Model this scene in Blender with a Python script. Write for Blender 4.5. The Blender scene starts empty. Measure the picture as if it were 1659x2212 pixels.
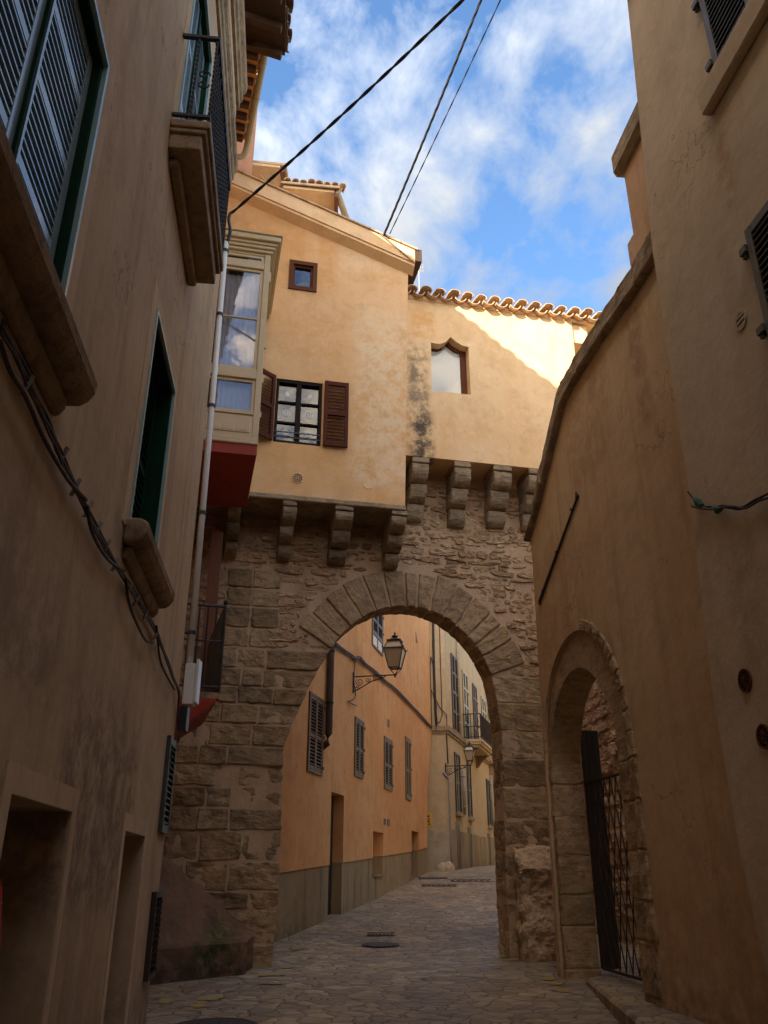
import bpy, bmesh, math, random
from mathutils import Vector, Matrix
from mathutils.geometry import delaunay_2d_cdt
random.seed(11)
scene = bpy.context.scene
COL = scene.collection
PI = math.pi

# ---------------------------------------------------------------- camera
FPX, CX, CY, HZ = 1789.0, 829.5, 1106.0, 1890.0      # photograph measured at 1659 x 2212
PITCH = math.atan((HZ - CY) / FPX)
cam_d = bpy.data.cameras.new("camera")
cam = bpy.data.objects.new("camera", cam_d); COL.objects.link(cam)
cam_d.sensor_fit = 'VERTICAL'; cam_d.sensor_height = 36.0
cam_d.lens = FPX / 2212 * 36.0
cam_d.clip_start = 0.05; cam_d.clip_end = 2000
cam.location = (0, 0, 0); cam.rotation_euler = (PI / 2 + PITCH, 0, 0)
scene.camera = cam

# ---------------------------------------------------------------- light
LIGHT = Vector((1.9, 2.98, -1.74)).normalized()       # direction the sunlight travels
SUNV = -LIGHT
sun_d = bpy.data.lights.new("sun", 'SUN'); sun_d.energy = 5.0; sun_d.angle = math.radians(0.5)
sun_d.color = (1.0, 0.93, 0.80)
sun = bpy.data.objects.new("sun", sun_d); COL.objects.link(sun)
sun.rotation_euler = LIGHT.to_track_quat('-Z', 'Y').to_euler()
sun.location = (-10, -15, 30)

world = bpy.data.worlds.new("World"); scene.world = world; world.use_nodes = True
wn, wl = world.node_tree.nodes, world.node_tree.links
wn.clear()
w_out = wn.new("ShaderNodeOutputWorld"); w_bg = wn.new("ShaderNodeBackground")
sky = wn.new("ShaderNodeTexSky"); sky.sky_type = 'NISHITA'; sky.sun_disc = False
sky.sun_elevation = math.asin(SUNV.z); sky.sun_rotation = math.atan2(SUNV.x, SUNV.y)
sky.altitude = 20; sky.air_density = 1.0; sky.dust_density = 1.2; sky.ozone_density = 2.2
w_bg.inputs['Strength'].default_value = 0.15
tc = wn.new("ShaderNodeTexCoord")
sep = wn.new("ShaderNodeSeparateXYZ"); wl.new(tc.outputs['Generated'], sep.inputs[0])
def wmath(op, a, b):
    n = wn.new("ShaderNodeMath"); n.operation = op
    for i, v in enumerate((a, b)):
        if v is None: continue
        if isinstance(v, (int, float)): n.inputs[i].default_value = v
        else: wl.new(v, n.inputs[i])
    return n.outputs[0]
zc = wmath('MAXIMUM', sep.outputs[2], 0.06)
cxy = wn.new("ShaderNodeCombineXYZ")
wl.new(wmath('DIVIDE', sep.outputs[0], zc), cxy.inputs[0]); wl.new(wmath('DIVIDE', sep.outputs[1], zc), cxy.inputs[1])
mp = wn.new("ShaderNodeMapping"); wl.new(cxy.outputs[0], mp.inputs[0])
mp.inputs['Rotation'].default_value = (0, 0, math.radians(-24)); mp.inputs['Scale'].default_value = (2.0, 1.3, 1)
mp.inputs['Location'].default_value = (9.0, 6.0, 3.0)
n1 = wn.new("ShaderNodeTexNoise"); n1.inputs['Scale'].default_value = 1.9; n1.inputs['Detail'].default_value = 9
n1.inputs['Roughness'].default_value = 0.56; n1.inputs['Distortion'].default_value = 0.25
wl.new(mp.outputs[0], n1.inputs['Vector'])
n2 = wn.new("ShaderNodeTexNoise"); n2.inputs['Scale'].default_value = 4.6; n2.inputs['Detail'].default_value = 8
n2.inputs['Roughness'].default_value = 0.60; n2.inputs['Distortion'].default_value = 0.35
wl.new(mp.outputs[0], n2.inputs['Vector'])
cm = wmath('ADD', wmath('MULTIPLY', n1.outputs[0], 0.6), wmath('MULTIPLY', n2.outputs[0], 0.4))
cr = wn.new("ShaderNodeValToRGB"); wl.new(cm, cr.inputs[0])
cr.color_ramp.elements[0].position = 0.465; cr.color_ramp.elements[0].color = (0, 0, 0, 1)
cr.color_ramp.elements[1].position = 0.645; cr.color_ramp.elements[1].color = (1, 1, 1, 1)
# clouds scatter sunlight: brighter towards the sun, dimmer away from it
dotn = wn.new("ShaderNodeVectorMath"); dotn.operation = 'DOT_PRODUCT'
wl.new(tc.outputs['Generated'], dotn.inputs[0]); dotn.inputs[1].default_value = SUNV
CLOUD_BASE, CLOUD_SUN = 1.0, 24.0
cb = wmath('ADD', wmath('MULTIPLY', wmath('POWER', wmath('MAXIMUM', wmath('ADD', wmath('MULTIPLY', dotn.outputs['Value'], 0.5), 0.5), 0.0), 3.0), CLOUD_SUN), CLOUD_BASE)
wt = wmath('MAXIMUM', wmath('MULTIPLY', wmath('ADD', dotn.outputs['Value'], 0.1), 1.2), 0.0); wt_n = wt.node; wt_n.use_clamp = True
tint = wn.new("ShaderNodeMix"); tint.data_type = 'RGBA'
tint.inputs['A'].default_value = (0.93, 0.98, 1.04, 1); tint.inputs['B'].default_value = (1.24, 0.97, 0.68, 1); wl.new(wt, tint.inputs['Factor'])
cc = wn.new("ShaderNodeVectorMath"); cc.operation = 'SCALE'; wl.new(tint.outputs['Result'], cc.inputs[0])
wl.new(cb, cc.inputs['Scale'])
sat = wn.new("ShaderNodeHueSaturation"); sat.inputs['Saturation'].default_value = 1.14
sat.inputs['Value'].default_value = 1.0
wl.new(sky.outputs[0], sat.inputs['Color'])
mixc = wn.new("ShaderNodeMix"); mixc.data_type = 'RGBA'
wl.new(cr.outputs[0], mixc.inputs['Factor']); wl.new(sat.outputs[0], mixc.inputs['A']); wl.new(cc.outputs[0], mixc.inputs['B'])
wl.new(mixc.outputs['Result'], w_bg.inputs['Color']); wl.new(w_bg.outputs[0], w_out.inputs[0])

vs = scene.view_settings
scene.display_settings.display_device = 'sRGB'
vs.view_transform = 'Standard'; vs.look = 'None'; vs.gamma = 1.0; vs.exposure = 1.4
scene.cycles.max_bounces = 8; scene.cycles.diffuse_bounces = 5

# ---------------------------------------------------------------- mesh helpers
class MB:
    def __init__(s): s.v = []; s.f = []; s.r = []
    def add(s, vs, fs, r=None):
        o = len(s.v); s.v += [Vector(p) for p in vs]
        if r is None: r = random.random()
        for f in fs: s.f.append([i + o for i in f]); s.r.append(r)
    def prism(s, pts, vec, r=None):
        n = len(pts); vec = Vector(vec); pts = [Vector(p) for p in pts]
        fs = [list(range(n)), list(range(2 * n - 1, n - 1, -1))]
        fs += [[i, (i + 1) % n, (i + 1) % n + n, i + n] for i in range(n)]
        s.add(pts + [p + vec for p in pts], fs, r)
    def box(s, o, a, b, c, r=None):
        o, a, b, c = map(Vector, (o, a, b, c)); s.prism([o, o + a, o + a + b, o + b], c, r)
    def tube(s, pts, r, seg=8):
        pts = [Vector(p) for p in pts]; n = len(pts); rings = []
        up0 = Vector((0.31, 0.17, 0.94))
        for i, p in enumerate(pts):
            t = (pts[min(i + 1, n - 1)] - pts[max(i - 1, 0)]).normalized()
            a = t.cross(up0)
            if a.length < 1e-3: a = t.cross(Vector((1, 0, 0)))
            a.normalize(); b = t.cross(a).normalized()
            rr = r[i] if isinstance(r, (list, tuple)) else r
            rings.append([p + (a * math.cos(2 * PI * k / seg) + b * math.sin(2 * PI * k / seg)) * rr for k in range(seg)])
        vs = [q for ring in rings for q in ring]; fs = []
        for i in range(n - 1):
            for k in range(seg):
                fs.append([i * seg + k, i * seg + (k + 1) % seg, (i + 1) * seg + (k + 1) % seg, (i + 1) * seg + k])
        fs.append(list(range(seg))); fs.append([(n - 1) * seg + k for k in range(seg)][::-1])
        s.add(vs, fs)
    def lathe(s, base, prof, seg=16, rot=0.0, sy=1.0):
        base = Vector(base); vs = []; fs = []
        for (r, z) in prof:
            for k in range(seg):
                a = 2 * PI * k / seg + rot
                vs.append(base + Vector((r * math.cos(a), r * sy * math.sin(a), z)))
        for i in range(len(prof) - 1):
            for k in range(seg):
                fs.append([i * seg + k, i * seg + (k + 1) % seg, (i + 1) * seg + (k + 1) % seg, (i + 1) * seg + k])
        fs.append(list(range(seg))[::-1]); fs.append([(len(prof) - 1) * seg + k for k in range(seg)])
        s.add(vs, fs)
    def disc(s, c, a, b, r, th, seg=20, r2=None):
        c, a, b = Vector(c), Vector(a), Vector(b); n = a.cross(b).normalized()
        s.prism([c + (a * math.cos(2 * PI * k / seg) + b * math.sin(2 * PI * k / seg)) * r for k in range(seg)], n * th)
    def ring(s, c, a, b, r0, r1, th, seg=20):
        c, a, b = Vector(c), Vector(a), Vector(b); n = a.cross(b).normalized()
        for k in range(seg):
            t0, t1 = 2 * PI * k / seg, 2 * PI * (k + 1) / seg
            d0 = a * math.cos(t0) + b * math.sin(t0); d1 = a * math.cos(t1) + b * math.sin(t1)
            s.prism([c + d0 * r0, c + d0 * r1, c + d1 * r1, c + d1 * r0], n * th)

OFF = {}
def _mesh(name, mb, mat, off, bevel, smooth, seg=1):
    me = bpy.data.meshes.new(name)
    me.from_pydata([tuple(p - off) for p in mb.v], [], mb.f)
    at = me.attributes.new("rnd", 'FLOAT', 'FACE')
    at.data.foreach_set("value", mb.r)
    bm = bmesh.new(); bm.from_mesh(me); bmesh.ops.recalc_face_normals(bm, faces=bm.faces[:]); bm.to_mesh(me); bm.free()
    if mat is not None: me.materials.append(mat)
    if smooth: me.polygons.foreach_set("use_smooth", [True] * len(me.polygons))
    o = bpy.data.objects.new(name, me); COL.objects.link(o)
    if bevel:
        m = o.modifiers.new("bevel", 'BEVEL'); m.width = bevel; m.segments = seg; m.limit_method = 'ANGLE'; m.angle_limit = math.radians(35)
    return o
def tag(o, label=None, cat=None, group=None, kind=None):
    if label: o['label'] = label
    if cat: o['category'] = cat
    if group: o['group'] = group
    if kind: o['kind'] = kind
    return o
def thing(name, label, cat, loc, group=None):
    o = bpy.data.objects.new(name, None); COL.objects.link(o); o.location = loc; o.empty_display_size = 0.3
    OFF[o.name] = Vector(loc)
    return tag(o, label, cat, group)
_tex = {}
def erode(o, strength, size, lev=2):
    """worn stone: subdivide and displace by a procedural cloud texture"""
    if size not in _tex:
        t = bpy.data.textures.new("erosion", 'CLOUDS'); t.noise_scale = size; t.noise_depth = 3; _tex[size] = t
    m = o.modifiers.new("divide", 'SUBSURF'); m.subdivision_type = 'SIMPLE'; m.levels = lev; m.render_levels = lev
    m = o.modifiers.new("erode", 'DISPLACE'); m.texture = _tex[size]; m.texture_coords = 'GLOBAL'; m.strength = strength; m.mid_level = 0.55
    return o
def part(name, mb, mat, parent, label=None, bevel=0, smooth=False, seg=1):
    off = OFF[parent.name]
    o = _mesh(name, mb, mat, off, bevel, smooth, seg); o.parent = parent; OFF[o.name] = off
    if label: o['label'] = label
    return o
def solo(name, mb, mat, label, cat, loc, group=None, kind=None, bevel=0, smooth=False):
    o = _mesh(name, mb, mat, Vector(loc), bevel, smooth); o.location = loc; OFF[o.name] = Vector(loc)
    return tag(o, label, cat, group, kind)

# ---------------------------------------------------------------- photograph geometry -> real planes
SP, CP = math.sin(PITCH), math.cos(PITCH)
def ray(x, y):
    up = CY - y
    return Vector((x - CX, FPX * CP - up * SP, FPX * SP + up * CP))
class Wall:
    """a vertical plane: origin, horizontal direction u, outward normal n; local coordinates (u, z, n)"""
    def __init__(s, o, u, side):
        s.o = Vector((o[0], o[1], 0)); s.u = Vector((u[0], u[1], 0)).normalized()
        s.n = Vector((s.u.y, -s.u.x, 0)) * side; s.z = Vector((0, 0, 1))
    def pix(s, x, y, off=0.0):
        d = ray(x, y); t = (s.o + s.n * off).dot(s.n) / d.dot(s.n); p = d * t
        return ((p - s.o).dot(s.u), p.z)
    def P(s, u, z, n=0.0): return s.o + s.u * u + s.z * z + s.n * n
    def box(s, mb, u0, u1, z0, z1, n0, n1, r=None):
        mb.box(s.P(u0, z0, n0), s.u * (u1 - u0), s.z * (z1 - z0), s.n * (n1 - n0), r)
    def prism(s, mb, pts, n0, n1, r=None):
        mb.prism([s.P(u, z, n0) for u, z in pts], s.n * (n1 - n0), r)
    def rect(s, TL, TR, BR, BL, off=0.0):
        a, b, c, d = (s.pix(*p, off) for p in (TL, TR, BR, BL))
        return ((a[0] + d[0]) / 2, (b[0] + c[0]) / 2, (c[1] + d[1]) / 2, (a[1] + b[1]) / 2)   # u0,u1,z0,z1
    def poly(s, pts, off=0.0): return [s.pix(x, y, off) for x, y in pts]
def inside(p, poly):
    x, y = p; c = False; n = len(poly)
    for i in range(n):
        x0, y0 = poly[i]; x1, y1 = poly[(i + 1) % n]
        if (y0 > y) != (y1 > y) and x < (x1 - x0) * (y - y0) / (y1 - y0) + x0: c = not c
    return c
def rpoly(u0, u1, z0, z1): return [(u0, z0), (u1, z0), (u1, z1), (u0, z1)]
def panel(W, outline, holes=(), th=0.3, n0=0.0, cap=True, mb=None, capdepth=None):
    """a wall slab with openings: front, back, reveals; cap closes each opening at the back"""
    mb = mb or MB()
    pts = []; edges = []
    for lp in [outline] + list(holes):
        b = len(pts); pts += [Vector(p) for p in lp]
        edges += [(b + i, b + (i + 1) % len(lp)) for i in range(len(lp))]
    v2, e2, f2, *_ = delaunay_2d_cdt(pts, edges, [], 0, 1e-6)
    keep = []
    for f in f2:
        c = sum((v2[i] for i in f), Vector((0, 0))) / len(f)
        if inside(c, outline) and not any(inside(c, h) for h in holes): keep.append(list(f))
    mb.add([W.P(p.x, p.y, n0) for p in v2], keep, 0.5)
    mb.add([W.P(p.x, p.y, n0 - th) for p in v2], keep, 0.5)
    for lp in [outline] + list(holes):
        n = len(lp)
        mb.add([W.P(u, z, n0) for u, z in lp] + [W.P(u, z, n0 - th) for u, z in lp],
               [[i, (i + 1) % n, (i + 1) % n + n, i + n] for i in range(n)], 0.5)
    if cap:
        for h in holes:
            mb.add([W.P(u, z, n0 - th + 0.004) for u, z in h], [list(range(len(h)))], 0.5)
    return mb
def arch_pts(uc, r, z0, zs, k=18, squash=1.0):
    return [(uc - r, z0)] + [(uc - r * math.cos(PI * i / k), zs + r * squash * math.sin(PI * i / k)) for i in range(k + 1)] + [(uc + r, z0)]
def catmull(pts, per=6):
    out = []
    P = [pts[0]] + list(pts) + [pts[-1]]
    for i in range(1, len(P) - 2):
        for k in range(per):
            t = k / per
            out.append(tuple(0.5 * ((2 * P[i][j]) + (-P[i - 1][j] + P[i + 1][j]) * t + (2 * P[i - 1][j] - 5 * P[i][j] + 4 * P[i + 1][j] - P[i + 2][j]) * t * t
                     + (-P[i - 1][j] + 3 * P[i][j] - 3 * P[i + 1][j] + P[i + 2][j]) * t ** 3) for j in range(len(P[i]))))
    out.append(tuple(pts[-1])); return out

GP = [(-14, -1.95), (0, -1.6), (8.8, -1.24), (12.4, -1.10), (15.2, -1.0), (22, -.55), (29.7, .09), (36, .3), (45, .5), (90, 1.5)]
def gz(y):
    for (a, za), (b, zb) in zip(GP, GP[1:]):
        if y <= b: return za + (zb - za) * (y - a) / (b - a)
    return GP[-1][1]
def gpix(x, y, lift=0.0):
    d = ray(x, y); t0, t1 = 1e-4, 0.06
    for _ in range(60):
        t = (t0 + t1) / 2; p = d * t
        if p.z - gz(p.y) - lift > 0: t0 = t
        else: t1 = t
    p = d * t0; return Vector((p.x, p.y, gz(p.y) + lift))

# ---------------------------------------------------------------- materials
class NT:
    def __init__(s, name):
        s.m = bpy.data.materials.new(name); s.m.use_nodes = True
        s.t = s.m.node_tree; s.N = s.t.nodes; s.L = s.t.links
        s.b = s.N["Principled BSDF"]
        s.tc = s.N.new("ShaderNodeTexCoord"); s.vec = s.tc.outputs['Object']
    def put(s, sock, v):
        if isinstance(v, bpy.types.NodeSocket): s.L.new(v, sock)
        else: sock.default_value = v
    def map(s, sc, rot=(0, 0, 0), src=None):
        m = s.N.new("ShaderNodeMapping"); s.L.new(src or s.vec, m.inputs[0]); m.inputs['Scale'].default_value = sc
        m.inputs['Rotation'].default_value = rot; return m.outputs[0]
    def noise(s, scale, detail=6, rough=0.6, vec=None, dist=0.0):
        n = s.N.new("ShaderNodeTexNoise"); s.L.new(vec or s.vec, n.inputs['Vector'])
        n.inputs['Scale'].default_value = scale; n.inputs['Detail'].default_value = detail
        n.inputs['Roughness'].default_value = rough; n.inputs['Distortion'].default_value = dist
        return n.outputs[0]
    def ramp(s, v, lo, hi, a=0.0, b=1.0):
        n = s.N.new("ShaderNodeMapRange"); n.interpolation_type = 'SMOOTHSTEP'
        s.L.new(v, n.inputs[0]); n.inputs[1].default_value = lo; n.inputs[2].default_value = hi
        n.inputs[3].default_value = a; n.inputs[4].default_value = b; return n.outputs[0]
    def math(s, op, a, b=0.0):
        n = s.N.new("ShaderNodeMath"); n.operation = op; s.put(n.inputs[0], a); s.put(n.inputs[1], b); return n.outputs[0]
    def mix(s, f, a, b, mode='MIX'):
        n = s.N.new("ShaderNodeMix"); n.data_type = 'RGBA'; n.blend_type = mode
        s.put(n.inputs['Factor'], f)
        for k, v in (('A', a), ('B', b)):
            if isinstance(v, tuple): v = (*v[:3], 1)
            s.put(n.inputs[k], v)
        return n.outputs['Result']
    def bump(s, h, strength, dist, prev=None):
        n = s.N.new("ShaderNodeBump"); s.L.new(h, n.inputs['Height'])
        n.inputs['Strength'].default_value = strength; n.inputs['Distance'].default_value = dist
        if prev is not None: s.L.new(prev, n.inputs['Normal'])
        return n.outputs[0]
    def done(s, col, rough=0.85, nrm=None, metal=0.0, spec=0.3):
        if isinstance(col, tuple): col = (*col[:3], 1)
        s.put(s.b.inputs['Base Color'], col); s.put(s.b.inputs['Roughness'], rough)
        s.b.inputs['Metallic'].default_value = metal; s.b.inputs['Specular IOR Level'].default_value = spec
        if nrm is not None: s.L.new(nrm, s.b.inputs['Normal'])
        return s.m
def mul(c, k): return tuple(x * k for x in c)

def plaster(name, c, c2, c3=None, streak=0.5, patch=0.6, seed=0.0, rough=0.9, grain=0.5, blot=None, stains=(), cracks=0.0):
    t = NT(name)
    v = t.N.new("ShaderNodeVectorMath"); v.operation = 'ADD'; t.L.new(t.vec, v.inputs[0]); v.inputs[1].default_value = (seed, seed * 1.7, seed * .6)
    v = v.outputs[0]
    big = t.noise(0.55, 5, 0.6, v, 0.4)
    col = t.mix(t.ramp(big, 0.36, 0.64, 0, patch), c, c2)
    st = t.noise(1.0, 7, 0.65, t.map((3.2, 3.2, 0.28), src=v), 0.3)
    col = t.mix(t.ramp(st, 0.48, 0.72, 0, streak), col, c3 or mul(c2, 0.62))
    st2 = t.noise(1.0, 8, 0.7, t.map((11, 11, 0.7), src=v))
    col = t.mix(t.ramp(st2, 0.40, 0.75, 0, 0.22 * streak), col, mul(c, 1.2))
    mid = t.noise(2.6, 9, 0.72, v, 0.5)
    col = t.mix(t.ramp(mid, 0.44, 0.66, 0, 0.42), col, mul(c2, 0.74))
    md2 = t.noise(7.0, 8, 0.7, v)
    col = t.mix(t.ramp(md2, 0.56, 0.68, 0, 0.30), col, mul(c, 1.22))
    if blot:
        bl = t.noise(1.7, 9, 0.72, t.map((1, 1, 0.55), src=v), 0.6)
        col = t.mix(t.ramp(bl, 0.58, 0.68, 0, 0.75), col, blot)
    if stains:
        sx = t.N.new("ShaderNodeSeparateXYZ"); t.L.new(t.vec, sx.inputs[0])
        Z = sx.outputs[2]
        for (x0, x1, z0, z1, sc, k, soft, *ax) in stains:
            X = sx.outputs[ax[0] if ax else 0]
            wob = t.math('MULTIPLY', t.math('SUBTRACT', t.noise(2.4, 6, .7, v), .5), soft * 1.6)
            xx, zz = t.math('ADD', X, wob), t.math('ADD', Z, wob)
            mk = t.math('MULTIPLY', t.ramp(xx, x0 - soft, x0 + soft), t.ramp(xx, x1 - soft, x1 + soft, 1, 0))
            mk = t.math('MULTIPLY', mk, t.math('MULTIPLY', t.ramp(zz, z0 - soft, z0 + soft), t.ramp(zz, z1 - soft * 4, z1 + soft, 1, 0)))
            mk = t.math('MULTIPLY', mk, t.ramp(t.noise(5.5, 9, .75, v), .38, .60, .05, k))
            col = t.mix(mk, col, sc)
    if cracks:
        wv = t.N.new("ShaderNodeVectorMath"); wv.operation = 'ADD'; t.L.new(v, wv.inputs[0])
        nn = t.N.new("ShaderNodeTexNoise"); t.L.new(v, nn.inputs['Vector']); nn.inputs['Scale'].default_value = 3.0; nn.inputs['Detail'].default_value = 6
        t.L.new(nn.outputs['Color'], wv.inputs[1])
        ck_ = t.N.new("ShaderNodeTexVoronoi"); ck_.feature = 'DISTANCE_TO_EDGE'; t.L.new(wv.outputs[0], ck_.inputs['Vector']); ck_.inputs['Scale'].default_value = 0.45
        cmk = t.math('MULTIPLY', t.ramp(ck_.outputs['Distance'], 0.0, 0.0065, 1, 0), t.ramp(t.noise(0.8, 3, .5, v), .5, .6))
        col = t.mix(t.math('MULTIPLY', cmk, cracks), col, mul(c2, 0.35))
    sp = t.noise(60, 3, 0.6, v)
    col = t.mix(t.ramp(sp, 0.35, 0.7, 0, 0.16), col, mul(c, 0.55))
    b = t.bump(t.noise(1.3, 4, 0.5, v), 0.55, 0.05)
    b = t.bump(t.noise(9, 6, 0.65, v), 0.35 * grain, 0.02, b)
    b = t.bump(t.noise(130, 3, 0.6, v), 0.4 * grain, 0.004, b)
    return t.done(col, rough, b, spec=0.15)
def stone(name, c, c2, c3, vary=0.8, pits=0.6, seed=0.0, bed=True, scale=1.0):
    t = NT(name)
    v = t.N.new("ShaderNodeVectorMath"); v.operation = 'ADD'; t.L.new(t.vec, v.inputs[0]); v.inputs[1].default_value = (seed, seed * .4, seed * 2.1)
    v = v.outputs[0]
    at = t.N.new("ShaderNodeAttribute"); at.attribute_name = "rnd"; rv = at.outputs['Fac']
    col = t.mix(t.ramp(rv, 0.0, 1.0, 0, vary), c, c2)
    col = t.mix(t.ramp(t.math('FRACT', t.math('MULTIPLY', rv, 7.31)), 0.75, 0.95, 0, 0.5 * vary), col, c3)
    g = t.noise(1.6 * scale, 8, 0.68, v, 0.3)
    col = t.mix(t.ramp(g, 0.42, 0.68, 0, 0.6), col, mul(c3, 0.75))
    fine = t.noise(1.0, 9, 0.72, t.map((7 * scale, 7 * scale, 16 * scale if bed else 9 * scale), src=v))
    col = t.mix(t.ramp(fine, 0.42, 0.66, 0, 0.55), col, mul(c3, 0.6))
    lt = t.noise(3.3 * scale, 9, 0.72, v)
    col = t.mix(t.ramp(lt, 0.6, 0.72, 0, 0.5), col, mul(c, 1.35))
    vo = t.N.new("ShaderNodeTexVoronoi"); t.L.new(t.map((1, 1, 2.2), src=v), vo.inputs['Vector']); vo.inputs['Scale'].default_value = 17 * scale
    pm = t.math('MULTIPLY', t.ramp(vo.outputs['Distance'], 0.10, 0.26, 1, 0), t.ramp(t.noise(2.6 * scale, 4, .6, v), 0.45, 0.62))
    col = t.mix(t.math('MULTIPLY', pm, pits), col, mul(c3, 0.30))
    b = t.bump(t.math('SUBTRACT', fine, t.math('MULTIPLY', pm, pits)), 0.9, 0.02)
    b = t.bump(t.noise(2.8 * scale, 6, 0.6, v), 0.8, 0.05, b)
    b = t.bump(t.noise(90, 3, 0.6, v), 0.4, 0.004, b)
    return t.done(col, 0.92, b, spec=0.12)
def paint(name, c, rough=0.4, wear=None, spec=0.5, metal=0.0, var=0.25, nscale=9):
    t = NT(name)
    n = t.noise(nscale, 8, 0.7)
    col = t.mix(t.ramp(n, 0.4, 0.7, 0, var), c, wear or mul(c, 0.5))
    n2 = t.noise(1.0, 6, 0.65, t.map((40, 40, 4)))
    r = t.ramp(n2, 0.3, 0.7, rough * 0.8, min(1, rough * 1.35))
    b = t.bump(n2, 0.15, 0.004)
    return t.done(col, r, b, metal, spec)
def tiles(name, c, c2, c3):
    t = NT(name)
    at = t.N.new("ShaderNodeAttribute"); at.attribute_name = "rnd"; rv = at.outputs['Fac']
    col = t.mix(rv, c, c2)
    col = t.mix(t.ramp(t.noise(5, 8, 0.7), 0.46, 0.64, 0, 0.8), col, c3)
    col = t.mix(t.ramp(t.noise(14, 8, 0.7), 0.6, 0.7, 0, 0.6), col, (0.52, 0.44, 0.30))
    return t.done(col, 0.92, t.bump(t.noise(35, 5, 0.6), 0.5, 0.01), spec=0.15)
def glassy(name, tint, trans=0.25, rough=0.02):
    m = bpy.data.materials.new(name); m.use_nodes = True; N, L = m.node_tree.nodes, m.node_tree.links
    N.clear(); o = N.new("ShaderNodeOutputMaterial"); mx = N.new("ShaderNodeMixShader")
    g = N.new("ShaderNodeBsdfGlossy"); g.inputs['Roughness'].default_value = rough; g.inputs['Color'].default_value = (.95, .97, 1, 1)
    tr = N.new("ShaderNodeBsdfTransparent"); tr.inputs['Color'].default_value = (*tint, 1)
    lw = N.new("ShaderNodeLayerWeight"); lw.inputs['Blend'].default_value = 0.35
    mr = N.new("ShaderNodeMapRange"); mr.inputs[3].default_value = trans; mr.inputs[4].default_value = 0.5
    tcn = N.new("ShaderNodeTexCoord"); nz = N.new("ShaderNodeTexNoise"); nz.inputs['Scale'].default_value = 3.0
    bp = N.new("ShaderNodeBump"); bp.inputs['Strength'].default_value = 0.06; bp.inputs['Distance'].default_value = 0.02
    L.new(tcn.outputs['Object'], nz.inputs['Vector']); L.new(nz.outputs[0], bp.inputs['Height']); L.new(bp.outputs[0], g.inputs['Normal'])
    L.new(lw.outputs['Fresnel'], mr.inputs[0]); L.new(mr.outputs[0], mx.inputs[0]); L.new(tr.outputs[0], mx.inputs[1]); L.new(g.outputs[0], mx.inputs[2])
    L.new(mx.outputs[0], o.inputs[0]); return m
def paving(name):
    t = NT(name)
    v = t.N.new("ShaderNodeVectorMath"); v.operation = 'ADD'; t.L.new(t.vec, v.inputs[0])
    wob = t.N.new("ShaderNodeTexNoise"); t.L.new(t.vec, wob.inputs['Vector']); wob.inputs['Scale'].default_value = 1.8
    sc = t.N.new("ShaderNodeVectorMath"); sc.operation = 'SCALE'; t.L.new(wob.outputs['Color'], sc.inputs[0]); sc.inputs['Scale'].default_value = 0.22
    t.L.new(sc.outputs[0], v.inputs[1])
    mpv = t.map((4.5, 5.4, 0.0), (0, 0, 0.25), src=v.outputs[0])
    vo = t.N.new("ShaderNodeTexVoronoi"); vo.feature = 'F1'; t.L.new(mpv, vo.inputs['Vector']); vo.inputs['Scale'].default_value = 1.0; vo.inputs['Randomness'].default_value = 0.85
    ve = t.N.new("ShaderNodeTexVoronoi"); ve.feature = 'DISTANCE_TO_EDGE'; t.L.new(mpv, ve.inputs['Vector']); ve.inputs['Scale'].default_value = 1.0; ve.inputs['Randomness'].default_value = 0.85
    sp = t.N.new("ShaderNodeSeparateColor"); t.L.new(vo.outputs['Color'], sp.inputs[0])
    col = t.mix(t.ramp(sp.outputs[0], 0, 1), (0.31, 0.22, 0.12), (0.46, 0.34, 0.195))
    col = t.mix(t.ramp(sp.outputs[1], 0.62, 0.95, 0, 0.8), col, (0.22, 0.17, 0.115))
    col = t.mix(t.ramp(sp.outputs[2], 0.75, 0.98, 0, 0.7), col, (0.50, 0.40, 0.26))
    col = t.mix(t.ramp(t.noise(7, 8, .7), 0.42, 0.7, 0, 0.55), col, (0.17, 0.135, 0.10))
    col = t.mix(t.ramp(t.noise(0.7, 5, .6), 0.4, 0.62, 0, 0.45), col, (0.15, 0.125, 0.10))
    j = t.ramp(t.math('ADD', ve.outputs['Distance'], t.math('MULTIPLY', t.math('SUBTRACT', t.noise(14, 4), 0.5), 0.05)), 0.010, 0.045)
    col = t.mix(j, (0.11, 0.085, 0.058), col)
    h = t.math('ADD', t.math('MULTIPLY', t.ramp(ve.outputs['Distance'], 0.0, 0.16), 1.0), t.math('MULTIPLY', sp.outputs[0], 0.5))
    b = t.bump(h, 0.6, 0.018)
    b = t.bump(t.noise(12, 7, .65), 0.6, 0.02, b)
    return t.done(col, t.ramp(t.noise(5, 5), 0.3, 0.7, 0.55, 0.85), b, spec=0.35)

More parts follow.
